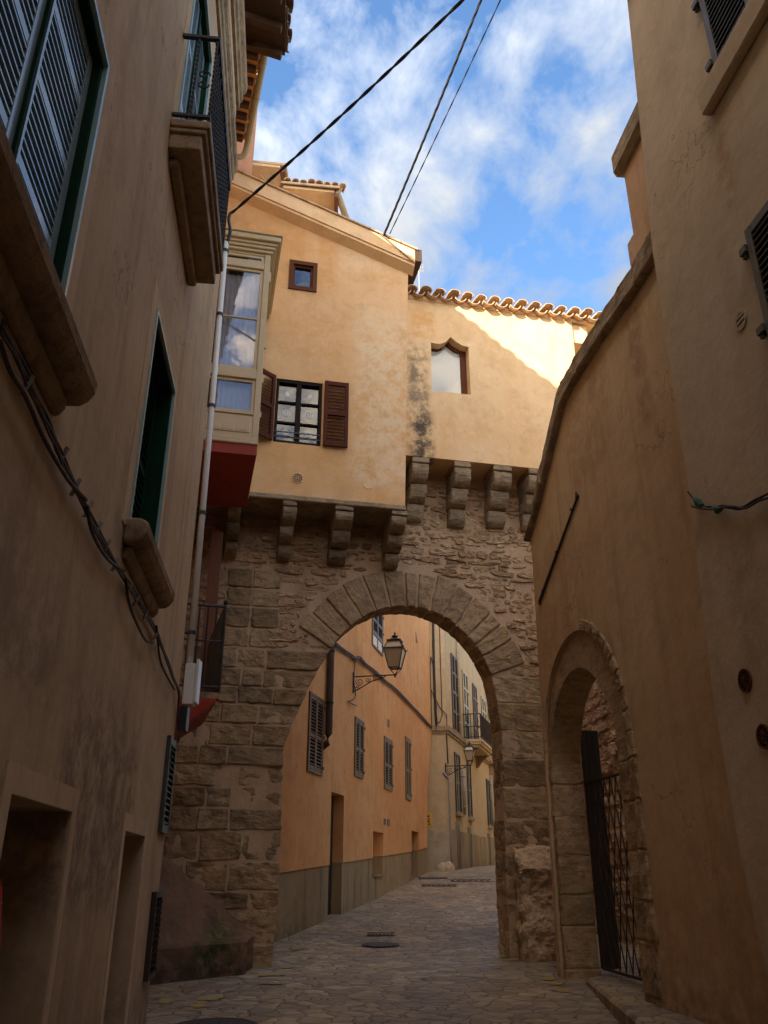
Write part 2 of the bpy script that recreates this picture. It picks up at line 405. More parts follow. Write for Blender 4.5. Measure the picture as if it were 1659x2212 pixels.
M = {}
M['pl_left'] = plaster('pinkish brown plaster', (0.52, 0.365, 0.25), (0.44, 0.295, 0.195), (0.27, 0.18, 0.115), 0.85, 0.8, 1.3)
M['pl_trim'] = plaster('smooth plaster surround', (0.62, 0.435, 0.27), (0.53, 0.36, 0.21), None, 0.6, 0.6, 3.3)
M['pl_ochre'] = plaster('ochre limewash', (0.81, 0.515, 0.27), (0.77, 0.42, 0.165), (0.68, 0.33, 0.11), 0.45, 0.85, 5.1, grain=0.35)
M['pl_ochre2'] = plaster('pale ochre limewash', (0.88, 0.64, 0.38), (0.82, 0.52, 0.26), (0.76, 0.44, 0.18), 0.35, 0.6, 8.7, grain=0.3)
M['pl_pink'] = plaster('rosy plaster', (0.52, 0.29, 0.18), (0.46, 0.22, 0.125), None, 0.3, 0.9, 2.2)
M['pl_terra'] = plaster('terracotta plaster', (0.64, 0.43, 0.26), (0.58, 0.35, 0.18), (0.40, 0.215, 0.10), 0.6, 0.75, 6.4)
M['pl_cream'] = plaster('drab cream plaster', (0.62, 0.48, 0.315), (0.57, 0.42, 0.26), (0.44, 0.31, 0.18), 0.35, 0.7, 9.9, grain=0.8)
M['pl_orange'] = plaster('orange limewash', (0.77, 0.42, 0.18), (0.71, 0.33, 0.12), (0.58, 0.27, 0.09), 0.5, 0.75, 4.4)
M['pl_far'] = plaster('sand coloured plaster', (0.58, 0.43, 0.25), (0.50, 0.355, 0.19), (0.36, 0.26, 0.14), 0.45, 0.7, 12.4)
M['plinth'] = plaster('cement plinth', (0.40, 0.295, 0.165), (0.30, 0.215, 0.12), (0.15, 0.115, 0.07), 1.0, 0.9, 7.5, stains=((-20, 20, -.3, .45, (0.10, 0.08, 0.05), .8, .16),))
M['plinth2'] = plaster('pale stone plinth', (0.50, 0.42, 0.29), (0.38, 0.31, 0.20), (0.2, .16, .11), 0.6, 0.7, 17.5)
M['soot'] = plaster('blackened plaster', (0.30, 0.20, 0.10), (0.12, 0.095, 0.07), None, 0.6, 0.9, 15.0)
M['stone'] = stone('weathered sandstone', (0.52, 0.365, 0.205), (0.36, 0.235, 0.12), (0.17, 0.12, 0.07), 1.0, 0.8, 0.0)
M['stone_v'] = stone('arch sandstone', (0.52, 0.365, 0.205), (0.43, 0.29, 0.155), (0.27, 0.185, 0.11), 0.9, 0.8, 3.0)
M['rubble'] = stone('rubble stone', (0.62, 0.43, 0.25), (0.45, 0.28, 0.145), (0.28, 0.18, 0.10), 1.0, 0.3, 5.0, True, 1.6)
M['corbel'] = stone('corbel stone', (0.42, 0.31, 0.19), (0.35, 0.25, 0.15), (0.19, 0.145, 0.10), 0.8, 0.3, 7.0)
M['coping'] = stone('stained coping stone', (0.46, 0.335, 0.20), (0.38, 0.27, 0.16), (0.20, 0.145, 0.09), 0.5, 0.4, 9.0)
M['sill'] = stone('brown sill stone', (0.40, 0.27, 0.155), (0.34, 0.225, 0.125), (0.20, 0.13, 0.08), 0.4, 0.15, 11.0, False)
M['mortar'] = plaster('lime mortar', (0.56, 0.385, 0.235), (0.45, 0.295, 0.175), (0.27, 0.185, 0.115), 0.5, 0.8, 14.0, grain=1.8)
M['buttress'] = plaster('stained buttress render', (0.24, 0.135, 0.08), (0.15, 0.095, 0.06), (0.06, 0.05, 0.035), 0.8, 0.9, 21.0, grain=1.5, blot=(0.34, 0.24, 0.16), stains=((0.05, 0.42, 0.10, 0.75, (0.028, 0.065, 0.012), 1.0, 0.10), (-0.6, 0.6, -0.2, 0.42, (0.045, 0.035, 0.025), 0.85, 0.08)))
M['court'] = stone('courtyard rubble', (0.55, 0.39, 0.25), (0.46, 0.31, 0.19), (0.32, 0.215, 0.135), 0.9, 0.2, 4.0)
M['green'] = paint('dark green gloss paint', (0.004, 0.03, 0.014), 0.75, (0.006, 0.016, 0.009), 0.08)
M['slat'] = paint('green slats with sky sheen', (0.27, 0.35, 0.36), 0.2, (0.18, 0.25, 0.25), 0.9)  # pale base colour carries the sky's reflection on dark green paint
M['trim'] = paint('pale green trim', (0.27, 0.40, 0.37), 0.35, (0.16, 0.26, 0.22), 0.7)
M['olive'] = paint('olive grey shutter paint', (0.085, 0.075, 0.045), 0.45, (0.05, 0.045, 0.03), 0.5)
M['brown'] = paint('oxblood brown paint', (0.095, 0.028, 0.017), 0.75, (0.055, 0.018, 0.012), 0.12)
M['oldshut'] = paint('grey brown shutter paint', (0.15, 0.095, 0.05), 0.5, (0.085, 0.055, 0.03), 0.4)
M['paleshut'] = paint('pale shutter paint', (0.50, 0.42, 0.26), 0.5, (0.35, 0.28, 0.17), 0.4)
M['darkshut'] = paint('near black green paint', (0.018, 0.026, 0.022), 0.45, (0.012, 0.016, 0.014), 0.4)
M['wood'] = paint('dark roof timber', (0.075, 0.04, 0.022), 0.7, (0.035, 0.02, 0.012), 0.3)
M['redwood'] = paint('red brown beam', (0.18, 0.07, 0.035), 0.6, (0.10, 0.04, 0.02), 0.3)
M['frame'] = paint('brown window frame', (0.13, 0.05, 0.025), 0.75, (0.07, 0.028, 0.016), 0.12)
M['blackfr'] = paint('black window frame', (0.022, 0.016, 0.012), 0.7, (0.03, 0.022, 0.016), 0.12)
M['bay'] = paint('cream painted joinery', (0.60, 0.47, 0.27), 0.5, (0.50, 0.38, 0.20), 0.4, var=0.4)
M['red'] = paint('dark red paint', (0.33, 0.045, 0.022), 0.6, (0.24, 0.03, 0.016), 0.3, nscale=4)
M['iron'] = paint('black wrought iron', (0.014, 0.013, 0.013), 0.42, (0.03, 0.02, 0.014), 0.5, nscale=30)
M['rust'] = paint('rusty dark iron', (0.035, 0.022, 0.016), 0.6, (0.06, 0.03, 0.018), 0.4)
M['grey'] = paint('weathered zinc', (0.30, 0.29, 0.25), 0.5, (0.20, 0.18, 0.14), 0.5)
M['zinc'] = paint('stained cream gutter', (0.46, 0.38, 0.24), 0.5, (0.28, 0.22, 0.14), 0.4)
M['pvc'] = paint('white plastic', (0.74, 0.70, 0.62), 0.35, (0.60, 0.55, 0.46), 0.5, var=0.3)
M['cable'] = paint('black cable sheath', (0.018, 0.014, 0.014), 0.5, (0.03, 0.022, 0.02), 0.4)
M['cablebrown'] = paint('brown cable sheath', (0.06, 0.035, 0.025), 0.6, (0.04, 0.025, 0.02), 0.3)
M['greenwrap'] = paint('green tape', (0.03, 0.085, 0.05), 0.6, (0.02, 0.05, 0.03), 0.3)
M['white'] = paint('white decal', (0.78, 0.78, 0.76), 0.5, (0.70, 0.70, 0.70), 0.3)
M['curtain'] = paint('white curtain', (0.78, 0.76, 0.72), 0.9, (0.62, 0.60, 0.58), 0.1, nscale=3)
M['dark'] = paint('interior shade black', (0.012, 0.010, 0.009), 0.9, (0.008, 0.007, 0.006), 0.1)  # near black that paints the shade of unlit rooms, gaps and vent holes
M['door'] = paint('dark door boards', (0.03, 0.022, 0.018), 0.5, (0.018, 0.014, 0.012), 0.4)
M['beige'] = paint('beige door panel', (0.40, 0.34, 0.25), 0.6, (0.3, 0.25, 0.18), 0.3)
M['redsign'] = paint('bright red cloth', (0.55, 0.02, 0.025), 0.6, (0.42, 0.015, 0.02), 0.3)
M['yellow'] = paint('worn yellow road paint', (0.36, 0.255, 0.08), 0.8, (0.26, 0.20, 0.11), 0.2, var=0.95, nscale=22)
M['sign'] = paint('yellow sign enamel', (0.72, 0.42, 0.06), 0.4, (0.62, 0.36, 0.05), 0.4)
M['castiron'] = paint('cast iron cover', (0.045, 0.038, 0.032), 0.6, (0.07, 0.05, 0.035), 0.4, nscale=20)
M['tile'] = tiles('clay roof tile', (0.66, 0.47, 0.29), (0.56, 0.38, 0.23), (0.38, 0.28, 0.18))
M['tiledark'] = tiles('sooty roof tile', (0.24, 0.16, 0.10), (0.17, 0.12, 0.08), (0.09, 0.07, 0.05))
M['paving'] = paving('irregular stone paving')
M['greylouvre'] = paint('grey green louvre paint', (0.055, 0.06, 0.045), 0.5, (0.035, 0.04, 0.03), 0.3)
M['pl_pale'] = plaster('pale lane plaster', (0.52, 0.42, 0.30), (0.46, 0.36, 0.24), None, 0.4, 0.6, 33.0)
M['pane'] = glassy('window glass', (0.62, 0.66, 0.68), 0.02)
M['clearpane'] = glassy('clear window glass', (0.95, 0.95, 0.93), 0.0)
M['bayglass'] = glassy('bay window glass', (0.80, 0.80, 0.82), 0.03)
M['lampglass'] = paint('milky lamp glass', (0.42, 0.33, 0.22), 0.25, (0.34, 0.26, 0.17), 0.5)
M['frost'] = paint('white blind', (0.80, 0.76, 0.68), 0.7, (0.72, 0.67, 0.58), 0.2, nscale=2)
# ---------------------------------------------------------------- planes of the place
LF = Wall((-1.116, 0), (-.1175, 1), 1)
R1 = Wall((3.30, 0), (-.1175, 1), -1)
R2 = Wall((3.50, 0), (-.1175, 1), -1)
AW = Wall((0, 12.726), (1, .22), 1)
HF = Wall((0, 11.907), (1, .22), 1)
RH = Wall((0, 12.112), (1, .22), 1)
OH = Wall((-1.73, 15.2), (.22, 1), 1)
FH = Wall((2.3, 31), (.274, 1), 1)
FE = Wall((2.3, 31), (1, 0), 1)

def stain(W, loc, x0, y0, x1, y1, col, k=.6, soft=.12, ax=0):
    """a stain between two photograph points on wall W, in the local coordinates of an object at loc"""
    a, b = W.P(*W.pix(x0, y0)), W.P(*W.pix(x1, y1)); c = sorted((a[ax] - loc[ax], b[ax] - loc[ax])); z = sorted((a.z - loc[2], b.z - loc[2]))
    return (c[0], c[1], z[0], z[1], col, k, soft, ax)
LOC_L = LF.P(8.66, gz(8.6)); LOC_C = Vector((-2.14, 8.62, gz(8.62))); LOC_B = RH.P(1.5, 6.2); LOC_G = R2.P(9, gz(9)); LOC_R = R1.P(6.3, gz(6))
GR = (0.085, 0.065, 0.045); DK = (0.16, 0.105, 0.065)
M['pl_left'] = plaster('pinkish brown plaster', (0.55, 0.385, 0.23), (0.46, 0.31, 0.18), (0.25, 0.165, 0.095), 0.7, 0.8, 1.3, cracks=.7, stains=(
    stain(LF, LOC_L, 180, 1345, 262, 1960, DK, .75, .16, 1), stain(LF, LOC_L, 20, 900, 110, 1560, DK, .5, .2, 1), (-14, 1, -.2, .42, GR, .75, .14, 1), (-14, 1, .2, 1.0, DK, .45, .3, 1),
    stain(LF, LOC_L, 285, 860, 330, 1340, DK, .4, .12, 1), stain(LF, LOC_L, 260, 400, 330, 900, (0.56, 0.41, 0.27), .5, .25, 1), stain(LF, LOC_L, 390, 620, 420, 1100, (0.58, 0.38, 0.20), .6, .1, 1)))
OR_, PA_ = (0.70, 0.34, 0.10), (0.86, 0.66, 0.42)
M['pl_corner'] = plaster('ochre limewash with stains', (0.81, 0.515, 0.27), (0.78, 0.43, 0.175), (0.68, 0.33, 0.11), 0.35, 0.8, 5.1, grain=0.35, stains=(
    stain(HF, LOC_C, 770, 640, 890, 1060, PA_, .8, .22), stain(HF, LOC_C, 520, 440, 660, 560, OR_, .6, .14), stain(HF, LOC_C, 690, 490, 720, 640, OR_, .6, .06), stain(HF, LOC_C, 600, 690, 760, 790, OR_, .55, .2),
    stain(HF, LOC_C, 735, 520, 880, 600, PA_, .6, .1), stain(HF, LOC_C, 560, 960, 700, 1010, OR_, .45, .12), stain(HF, LOC_C, 560, 1035, 880, 1066, (0.55, 0.42, 0.25), .7, .04)))
M['pl_wallR2'] = plaster('terracotta plaster with runs', (0.64, 0.45, 0.26), (0.57, 0.365, 0.19), (0.42, 0.225, 0.105), 0.5, 0.8, 6.4, cracks=.7, stains=(
    stain(R2, LOC_G, 1165, 1320, 1260, 2000, (0.45, 0.25, 0.11), .7, .15, 1), stain(R2, LOC_G, 1340, 640, 1410, 900, (0.33, 0.18, 0.09), .6, .1, 1), stain(R2, LOC_G, 1215, 870, 1330, 960, (0.40, 0.22, 0.11), .5, .1, 1),
    stain(R2, LOC_G, 1280, 1360, 1350, 1600, (0.36, 0.19, 0.08), .7, .1, 1), (-9, 4, -.2, .5, GR, .7, .15, 1), (-9, 4, .3, 1.3, (0.33, 0.20, 0.10), .5, .3, 1)))
M['pl_wallR1'] = plaster('drab cream plaster with stains', (0.64, 0.50, 0.33), (0.59, 0.44, 0.275), (0.47, 0.335, 0.19), 0.35, 0.75, 9.9, grain=0.8, cracks=.7, stains=(
    stain(R1, LOC_R, 1525, 270, 1600, 420, (0.38, 0.23, 0.11), .7, .1, 1), stain(R1, LOC_R, 1560, 1100, 1659, 1450, (0.30, 0.22, 0.13), .6, .2, 1), (-14, 2, -.2, .6, GR, .7, .16, 1), (-14, 2, .4, 1.6, (0.32, 0.22, 0.12), .5, .3, 1),
    stain(R1, LOC_R, 1480, 600, 1580, 900, (0.56, 0.45, 0.31), .6, .3, 1)))
def leaf(W, u0, u1, z0, z1, n, th=0.04, stile=0.06, rails=(), pitch=0.045, mb=None, tilt=0.75, rw=0.07, st=0.008):
    """one louvred shutter leaf, outer face at n"""
    mb = mb or MB(); r = random.random()
    W.box(mb, u0, u0 + stile, z0, z1, n - th, n, r); W.box(mb, u1 - stile, u1, z0, z1, n - th, n, r)
    zs = [z0] + [z0 + (z1 - z0) * f for f in rails] + [z1]
    bands = []
    for i, z in enumerate(zs):
        a = z if i == 0 else (z - rw if i == len(zs) - 1 else z - rw / 2)
        W.box(mb, u0 + stile, u1 - stile, a, a + rw, n - th + .004, n - .004, r); bands.append((a, a + rw))
    for (a, b), (c, d) in zip(bands, bands[1:]):
        k = max(1, int((c - b) / pitch)); p = (c - b) / k
        for i in range(k):
            zc = b + (i + .5) * p; rise = th * tilt
            n0, n1 = n - th * .9, n - th * .1
            q = [W.P(u0 + stile, zc - rise / 2, n1), W.P(u0 + stile, zc - rise / 2 + st, n1),
                 W.P(u0 + stile, zc + rise / 2 + st, n0), W.P(u0 + stile, zc + rise / 2, n0)]
            mb.prism(q, W.u * (u1 - u0 - 2 * stile))
    return mb
def border(W, u0, u1, z0, z1, w, n0, n1, mb=None, bottom=True):
    mb = mb or MB(); r = random.random()
    W.box(mb, u0, u0 + w, z0, z1, n0, n1, r); W.box(mb, u1 - w, u1, z0, z1, n0, n1, r)
    W.box(mb, u0 + w, u1 - w, z1 - w, z1, n0, n1, r)
    if bottom: W.box(mb, u0 + w, u1 - w, z0, z0 + w, n0, n1, r)
    return mb
def plate(W, u0, u1, z0, z1, n0, n1):
    mb = MB(); W.box(mb, u0, u1, z0, z1, n0, n1); return mb
def rosette(W, u, z, n, r, root, mname, back='dark', name='vent', petals=10):
    mb = MB(); c = W.P(u, z, n); W_n = W.n
    a, b = (W.u, W.z) if W.u.cross(W.z).dot(W.n) > 0 else (W.z, W.u)
    mb.ring(c, a, b, r * .86, r, .014, 24); mb.ring(c, a, b, r * .16, r * .28, .012, 12); mb.ring(c, a, b, r * .54, r * .60, .010, 24)
    for k in range(petals):
        t = 2 * PI * k / petals; d = a * math.cos(t) + b * math.sin(t); e = a * -math.sin(t) + b * math.cos(t)
        mb.prism([c + d * r * .25 - e * r * .02, c + d * r * .88 - e * r * .035, c + d * r * .88 + e * r * .035, c + d * r * .25 + e * r * .02], W_n * .012)
    v = part(name, mb, M[mname], root)
    m2 = MB(); m2.disc(W.P(u, z, n + .0), a, b, r * .85, .004); part('vent_backing', m2, M[back], v)
    return v
def tile_row(mb, p0, along, down, count, pitch, length, r, rows=2, up=Vector((0, 0, 1)), jit=0.015):
    """rows of barrel tiles; p0 eave start, along eave direction, down = direction down the slope"""
    along = along.normalized(); down = down.normalized(); nrm = along.cross(down)
    if nrm.z < 0: nrm = -nrm
    for row in range(rows):
        for i in range(count):
            for cover in (0, 1):
                o = p0 + along * ((i + (.5 if cover else 0)) * pitch) - down * (row * length * .82) + nrm * (row * .012 + (0.045 if cover else 0))
                o += down * random.uniform(-jit, jit) * 2 + nrm * random.uniform(-jit, jit) * .5 + (down * .02 if cover else Vector())
                rr = r * random.uniform(.95, 1.06); th = .016; k = 7; vsx = []
                s = 1 if cover else -1; tw = random.uniform(-.03, .03)
                for e, (dist, sc) in enumerate(((0, 1.0), (-length, .86))):
                    for q, rad in enumerate((rr * sc, (rr - th) * sc)):
                        for j in range(k + 1):
                            a = PI * j / k
                            vsx.append(o + down * dist + along * (math.cos(a) * rad + tw * dist) + nrm * (s * math.sin(a) * rad * .72))
                n = k + 1; fs = []
                for j in range(k):
                    fs += [[j, j + 1, 2 * n + j + 1, 2 * n + j], [n + j, n + j + 1, 3 * n + j + 1, 3 * n + j], [j, j + 1, n + j + 1, n + j], [2 * n + j, 2 * n + j + 1, 3 * n + j + 1, 3 * n + j]]
                fs += [[0, n, 3 * n, 2 * n], [n - 1, 2 * n - 1, 4 * n - 1, 3 * n - 1]]
                mb.add(vsx, fs)
def footprint(mb, pts, z0, z1): mb.prism([Vector((x, y, z0)) for x, y in pts], (0, 0, z1 - z0), .5)

# ================================================================ ground
g = MB(); ys = [-14, -6, 0, 3, 6] + [7 + i * .5 for i in range(60)] + [40, 45, 55, 90]; xs = [-40, -12, -6, -4, -3, -2, -1, 0, 1, 2, 3, 4, 6, 8, 12, 40]
g.add([Vector((x, y, gz(y) - 0.012 * max(0, 1 - ((x - .3) / 2.2) ** 2))) for y in ys for x in xs],
      [[j * len(xs) + i, j * len(xs) + i + 1, (j + 1) * len(xs) + i + 1, (j + 1) * len(xs) + i] for j in range(len(ys) - 1) for i in range(len(xs) - 1)])
solo('street', g, M['paving'], None, None, (0, 0, 0), kind='structure')
# worn yellow paint marks
yp = MB()
def blot(x, y, w, h, n=17, a=0.0):
    c = gpix(x, y, .006); pts = []
    for k in range(n):
        t = 2 * PI * k / n; r = random.uniform(.6, 1.15)
        px, py = 1.25 * w * r * math.cos(t), 1.25 * h * r * math.sin(t)
        X = c.x + px * math.cos(a) - py * math.sin(a); Y = c.y + px * math.sin(a) + py * math.cos(a)
        pts.append(Vector((X, Y, gz(Y) + .006)))
    yp.add(pts, [list(range(n))])
for b in [(641, 2047, .07, .28), (619, 2088, .06, .12), (582, 2105, .14, .10), (586, 2124, .15, .05), (360, 2161, .07, .14), (455, 2155, .14, .12), (430, 2172, .08, .10),
          (705, 2006, .05, .10), (1082, 2042, .05, .2), (1080, 2060, .04, .1), (1094, 2065, .09, .13), (1108, 2073, .10, .08), (1186, 2113, .07, .14), (1200, 2124, .09, .10), (1217, 2138, .07, .14), (640, 2030, .05, .1)]:
    blot(*b)
solo('painted_marks', yp, M['yellow'], None, None, (0, 0, 0), kind='structure')

# ================================================================ left townhouse
left = thing('townhouse', 'dark pinkish brown townhouse filling the left edge, with green louvred windows and a balcony', 'house', LF.P(8.66, gz(8.6)))
U1, U2, U3 = (1.70, 3.09), (5.12, 6.27), (4.92, 6.14)
W1, W2, W3 = rpoly(*U1, 2.10, 3.92), rpoly(*U2, 2.10, 3.88), rpoly(*U3, 5.43, 7.85)
dA = (3.60, 4.70, -1.62, 0.305); dB = (6.41, 7.37, -1.50, 0.29)
hA, hB = rpoly(*dA), rpoly(*dB)
W0, W4 = rpoly(-1.9, -.6, 2.1, 3.92), rpoly(1.6, 3.0, 5.43, 7.85)
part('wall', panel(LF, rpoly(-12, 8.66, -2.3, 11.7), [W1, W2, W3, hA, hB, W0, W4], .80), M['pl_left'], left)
bd = MB(); bd.prism([LF.P(-12, -2.3, -.81), LF.P(8.655, -2.3, -.81), LF.P(8.2, -2.3, -7), LF.P(-12, -2.3, -7)], (0, 0, 14.0)); part('house_body', bd, M['pl_left'], left)
bd = MB(); footprint(bd, [(-8, -6.0), (9, -6.0), (9, -10), (-8, -10)], -2.4, 9.6); part('unseen_rear_block', bd, M['pl_left'], left)  # unseen block behind the camera, added to hold sky light off the lane
for (u0, u1, z0, z1) in ((*U1, 2.10, 3.92), (*U2, 2.10, 3.88), (*U3, 5.43, 7.85)):
    s = MB()
    for a, b, c, d in ((u0 - .17, u0 - .002, z0, z1 + .17), (u1 + .002, u1 + .17, z0, z1 + .17), (u0 - .002, u1 + .002, z1 + .002, z1 + .17)): LF.box(s, a, b, c, d, -.01, .008, .5)
    part('surround', s, M['pl_trim'], left)
for (u0, u1, z0, z1) in (dA, dB):
    s = MB()
    for a, b, c, d in ((u0 - .11, u0 - .002, z0, z1 + .12), (u1 + .002, u1 + .11, z0, z1 + .12), (u0 - .002, u1 + .002, z1 + .002, z1 + .12)): LF.box(s, a, b, c, d, -.01, .009, .5)
    part('surround', s, M['pl_trim'], left)
def green_window(name, u0, u1, z0, z1, rails, pitch, rec=.12, tilt=.55, dark='slat'):
    w = part(name, border(LF, u0 + .002, u1 - .002, z0, z1 - .002, .045, -rec - .06, -.004), M['green'], left)
    part('trim', border(LF, u0 - .012, u1 + .012, z0, z1 + .012, .03, -.003, .022, bottom=False), M['trim'], w)
    um = (u0 + u1) / 2
    for a, b in ((u0 + .05, um - .004), (um + .004, u1 - .05)):
        part('shutter_leaf', leaf(LF, a, b, z0 + .03, z1 - .05, -rec, .024 if rec < .1 else .045, .07, rails, pitch, tilt=tilt, rw=.05, st=.011), M[dark], w)
        if rec < .1: part('gap_shade', plate(LF, a + .01, b - .01, z0 + .04, z1 - .06, -rec - .058, -rec - .05), M['dark'], w)  # near-black sheet painting the shade between the slats
    m = MB(); LF.box(m, um - .014, um + .014, z0 + .03, z1 - .05, -rec + .002, -rec + .018); part('meeting_strip', m, M['green'], w)
    return w
green_window('window', *U1, 2.10, 3.92, (.28, .55, .80), .050, .045, .12)
green_window('window', *U2, 2.10, 3.88, (.5,), .07, .12, .6, 'green')
green_window('balcony_door', *U3, 5.43, 7.85, (.33, .66), .055, .05, .15)
for (u0, u1) in ((1.55, 3.34), (5.03, 6.54)):
    s = MB()
    prof = [(0, 1.98), (.10, 1.98), (.135, 2.01), (.16, 2.05), (.165, 2.10), (.15, 2.14), (.10, 2.16), (0, 2.16)]
    s.prism([LF.P(u0, z, n) for n, z in prof], LF.u * (u1 - u0)); part('sill', s, M['sill'], left, bevel=.03, seg=3)
    s = MB(); s.prism([LF.P(u0 + .07, z, n) for n, z in [(0, 1.89), (.03, 1.89), (.055, 1.93), (.06, 1.978), (0, 1.978)]], LF.u * (u1 - u0 - .14)); part('sill_moulding', s, M['sill'], left, bevel=.01)
# shallow balcony
b0, b1 = 4.72, 6.42
sl = MB()
for (a, b, n, z0, z1) in ((b0, b1, .31, 5.345, 5.42), (b0 + .015, b1 - .015, .285, 5.30, 5.343), (b0 + .04, b1 - .04, .25, 5.155, 5.298)):
    LF.box(sl, a, b, z0, z1, 0, n)
bal = part('balcony', sl, M['sill'], left, bevel=.012, seg=2)
pn = MB(); LF.box(pn, b0 + .14, b1 - .08, 5.075, 5.153, 0, .085); part('soffit_moulding', pn, M['sill'], bal, bevel=.015)
rl = MB()
LF.box(rl, b0 + .01, b1 - .01, 6.37, 6.40, .265, .305); LF.box(rl, b0 + .01, b0 + .045, 6.37, 6.40, 0, .265); LF.box(rl, b1 - .045, b1 - .01, 6.37, 6.40, 0, .265)
LF.box(rl, b0 + .01, b1 - .01, 5.47, 5.495, .27, .30); LF.box(rl, b0 + .01, b0 + .04, 5.47, 5.495, 0, .27)
def twisted(p0, p1, r, turns=9, mb=None):
    mb = mb or MB(); n = turns * 6; d = (p1 - p0); rings = []; vsx = []; fs = []
    for i in range(n + 1):
        c = p0 + d * (i / n)
        for k in range(4):
            t = 2 * PI * (i / 6) * .5 + k * PI / 2; vsx.append(c + (LF.u * math.cos(t) + LF.n * math.sin(t)) * r)
    for i in range(n):
        for k in range(4): fs.append([i * 4 + k, i * 4 + (k + 1) % 4, (i + 1) * 4 + (k + 1) % 4, (i + 1) * 4 + k])
    mb.add(vsx, fs); return mb
nb = 15
for i in range(nb):
    u = b0 + .03 + (b1 - b0 - .06) * i / (nb - 1); twisted(LF.P(u, 5.43, .285), LF.P(u, 6.38, .285), .013, 9, rl)
twisted(LF.P(b0 + .025, 5.43, .14), LF.P(b0 + .025, 6.38, .14), .013, 9, rl)
for s_ in (-1, 1):
    pts = []
    for k in range(22):
        t = k / 21 * 2.2 * PI; r = .05 * (1 - k / 30); pts.append(LF.P(b0 + .025, 5.90 + s_ * (.055 + r * math.sin(t) * .9) , .21 + r * math.cos(t)))
    rl.tube(pts, .008, 6)
part('railing', rl, M['iron'], bal)
# cornices and roof
for (z0, hs) in ((8.65, 1), (10.1, 1.3)):
    c = MB(); prof = [(0, 0), (.03, 0), (.035, .10), (.055, .12), (.06, .22), (.09, .26), (.10, .36), (.08, .40), (0, .42)]
    c.prism([LF.P(-12, z0 + z * hs, n * hs) for n, z in prof], LF.u * 20.66); part('cornice', c, M['coping'], left)
ro = MB(); e0 = 11.72
ro.prism([LF.P(-12, e0, .62), LF.P(-12, e0 + .07, .62), LF.P(-12, e0 + 1.35, -3.4), LF.P(-12, e0 + 1.28, -3.4)], LF.u * 20.98)
roof = part('roof', ro, M['wood'], left)
rf = MB()
for i in range(46):
    u = 8.88 - i * .45; rf.prism([LF.P(u, e0 - .005, .58), LF.P(u, e0 - .13, .56), LF.P(u, e0 + .07, -.1), LF.P(u, e0 + .2, -.1)], LF.u * .09)
part('rafters', rf, M['wood'], roof)
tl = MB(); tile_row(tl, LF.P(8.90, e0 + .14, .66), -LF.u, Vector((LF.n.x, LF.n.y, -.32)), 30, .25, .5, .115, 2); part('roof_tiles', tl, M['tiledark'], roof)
# doors
d1 = MB(); LF.box(d1, dA[0], dA[1], dA[2], dA[3], -.79, -.70); dr = part('door', d1, M['door'], left)
m = MB(); LF.box(m, dA[0] + .02, dA[0] + .48, dA[2], .12, -.32, -.28); part('door_panel', m, M['beige'], dr)
d2 = MB(); LF.box(d2, dB[0], dB[1], dB[2], dB[3], -.79, -.55); part('door', d2, M['door'], left)
# louvred vent and iron grille near the corner
part('louvre_shutter', leaf(LF, 8.14, 8.64, .36, 1.22, .04, .038, .05, (), .055), M['greylouvre'], left)
gr = MB(); border(LF, 8.18, 8.64, -.84, -.14, .05, .0, .045, gr)
for i in range(12):
    for j in range(8):
        u = 8.21 + j * .048; z = -.79 + i * .05
        gr.prism([LF.P(u, z, .03), LF.P(u + .024, z + .025, .055), LF.P(u + .048, z, .03), LF.P(u + .024, z - .025, .03)], LF.n * .008)
part('vent_grille', gr, M['rust'], left)

# ================================================================ corner house (over the left of the arch)
corner = thing('corner_house', 'ochre gabled house jutting on stone corbels left of the arch, with brown shuttered window', 'house', (-2.14, 8.62, gz(8.62)))
hz0 = sum(HF.pix(x, y)[1] for x, y in ((525, 1062), (700, 1080), (875, 1097))) / 3
rk = HF.poly([(882, 593), (713, 523), (617, 480), (487, 420)])
slope = (rk[3][1] - rk[0][1]) / (rk[3][0] - rk[0][0])
uR = HF.pix(875, 1097)[0]; uRt = rk[0][0]
zt = lambda u: rk[0][1] + slope * (u - rk[0][0])
sw = HF.rect((625, 563), (685.4, 570), (684, 631), (623, 625.5)); dw = HF.rect((597, 816), (697, 829), (693, 963), (590, 955))
sw_h, dw_h = rpoly(sw[0] + .05, sw[1] - .05, sw[2] + .05, sw[3] - .05), rpoly(*dw)
outl = [(-3.3, hz0), (uR, hz0), (uR + (uRt - uR) * .5, (hz0 + rk[0][1]) / 2), (uRt, rk[0][1] + .25), (-3.3, zt(-3.3) + .25)]
part('wall', panel(HF, outl, [sw_h, dw_h], .30), M['pl_corner'], corner)
bk = [(-3.28, hz0 + .006), (uR - .006, hz0 + .006), (uRt - .006, rk[0][1] + .24), (-3.28, zt(-3.28) + .24)]
bd = MB(); HF.prism(bd, bk, -.303, -1.75); part('house_body', bd, M['pl_ochre'], corner)
sb = MB(); footprint(sb, [(-2.145, 8.62), (-3.195, 12.02), (-8, 11.2), (-8, 8.62)], -2.2, 11.9); part('side_wall', sb, M['pl_orange'], corner)
lp = MB(); HF.box(lp, -3.0, uR + .012, hz0 - .06, hz0 + .03, -.75, .018); part('ledge', lp, M['coping'], corner, bevel=.015)
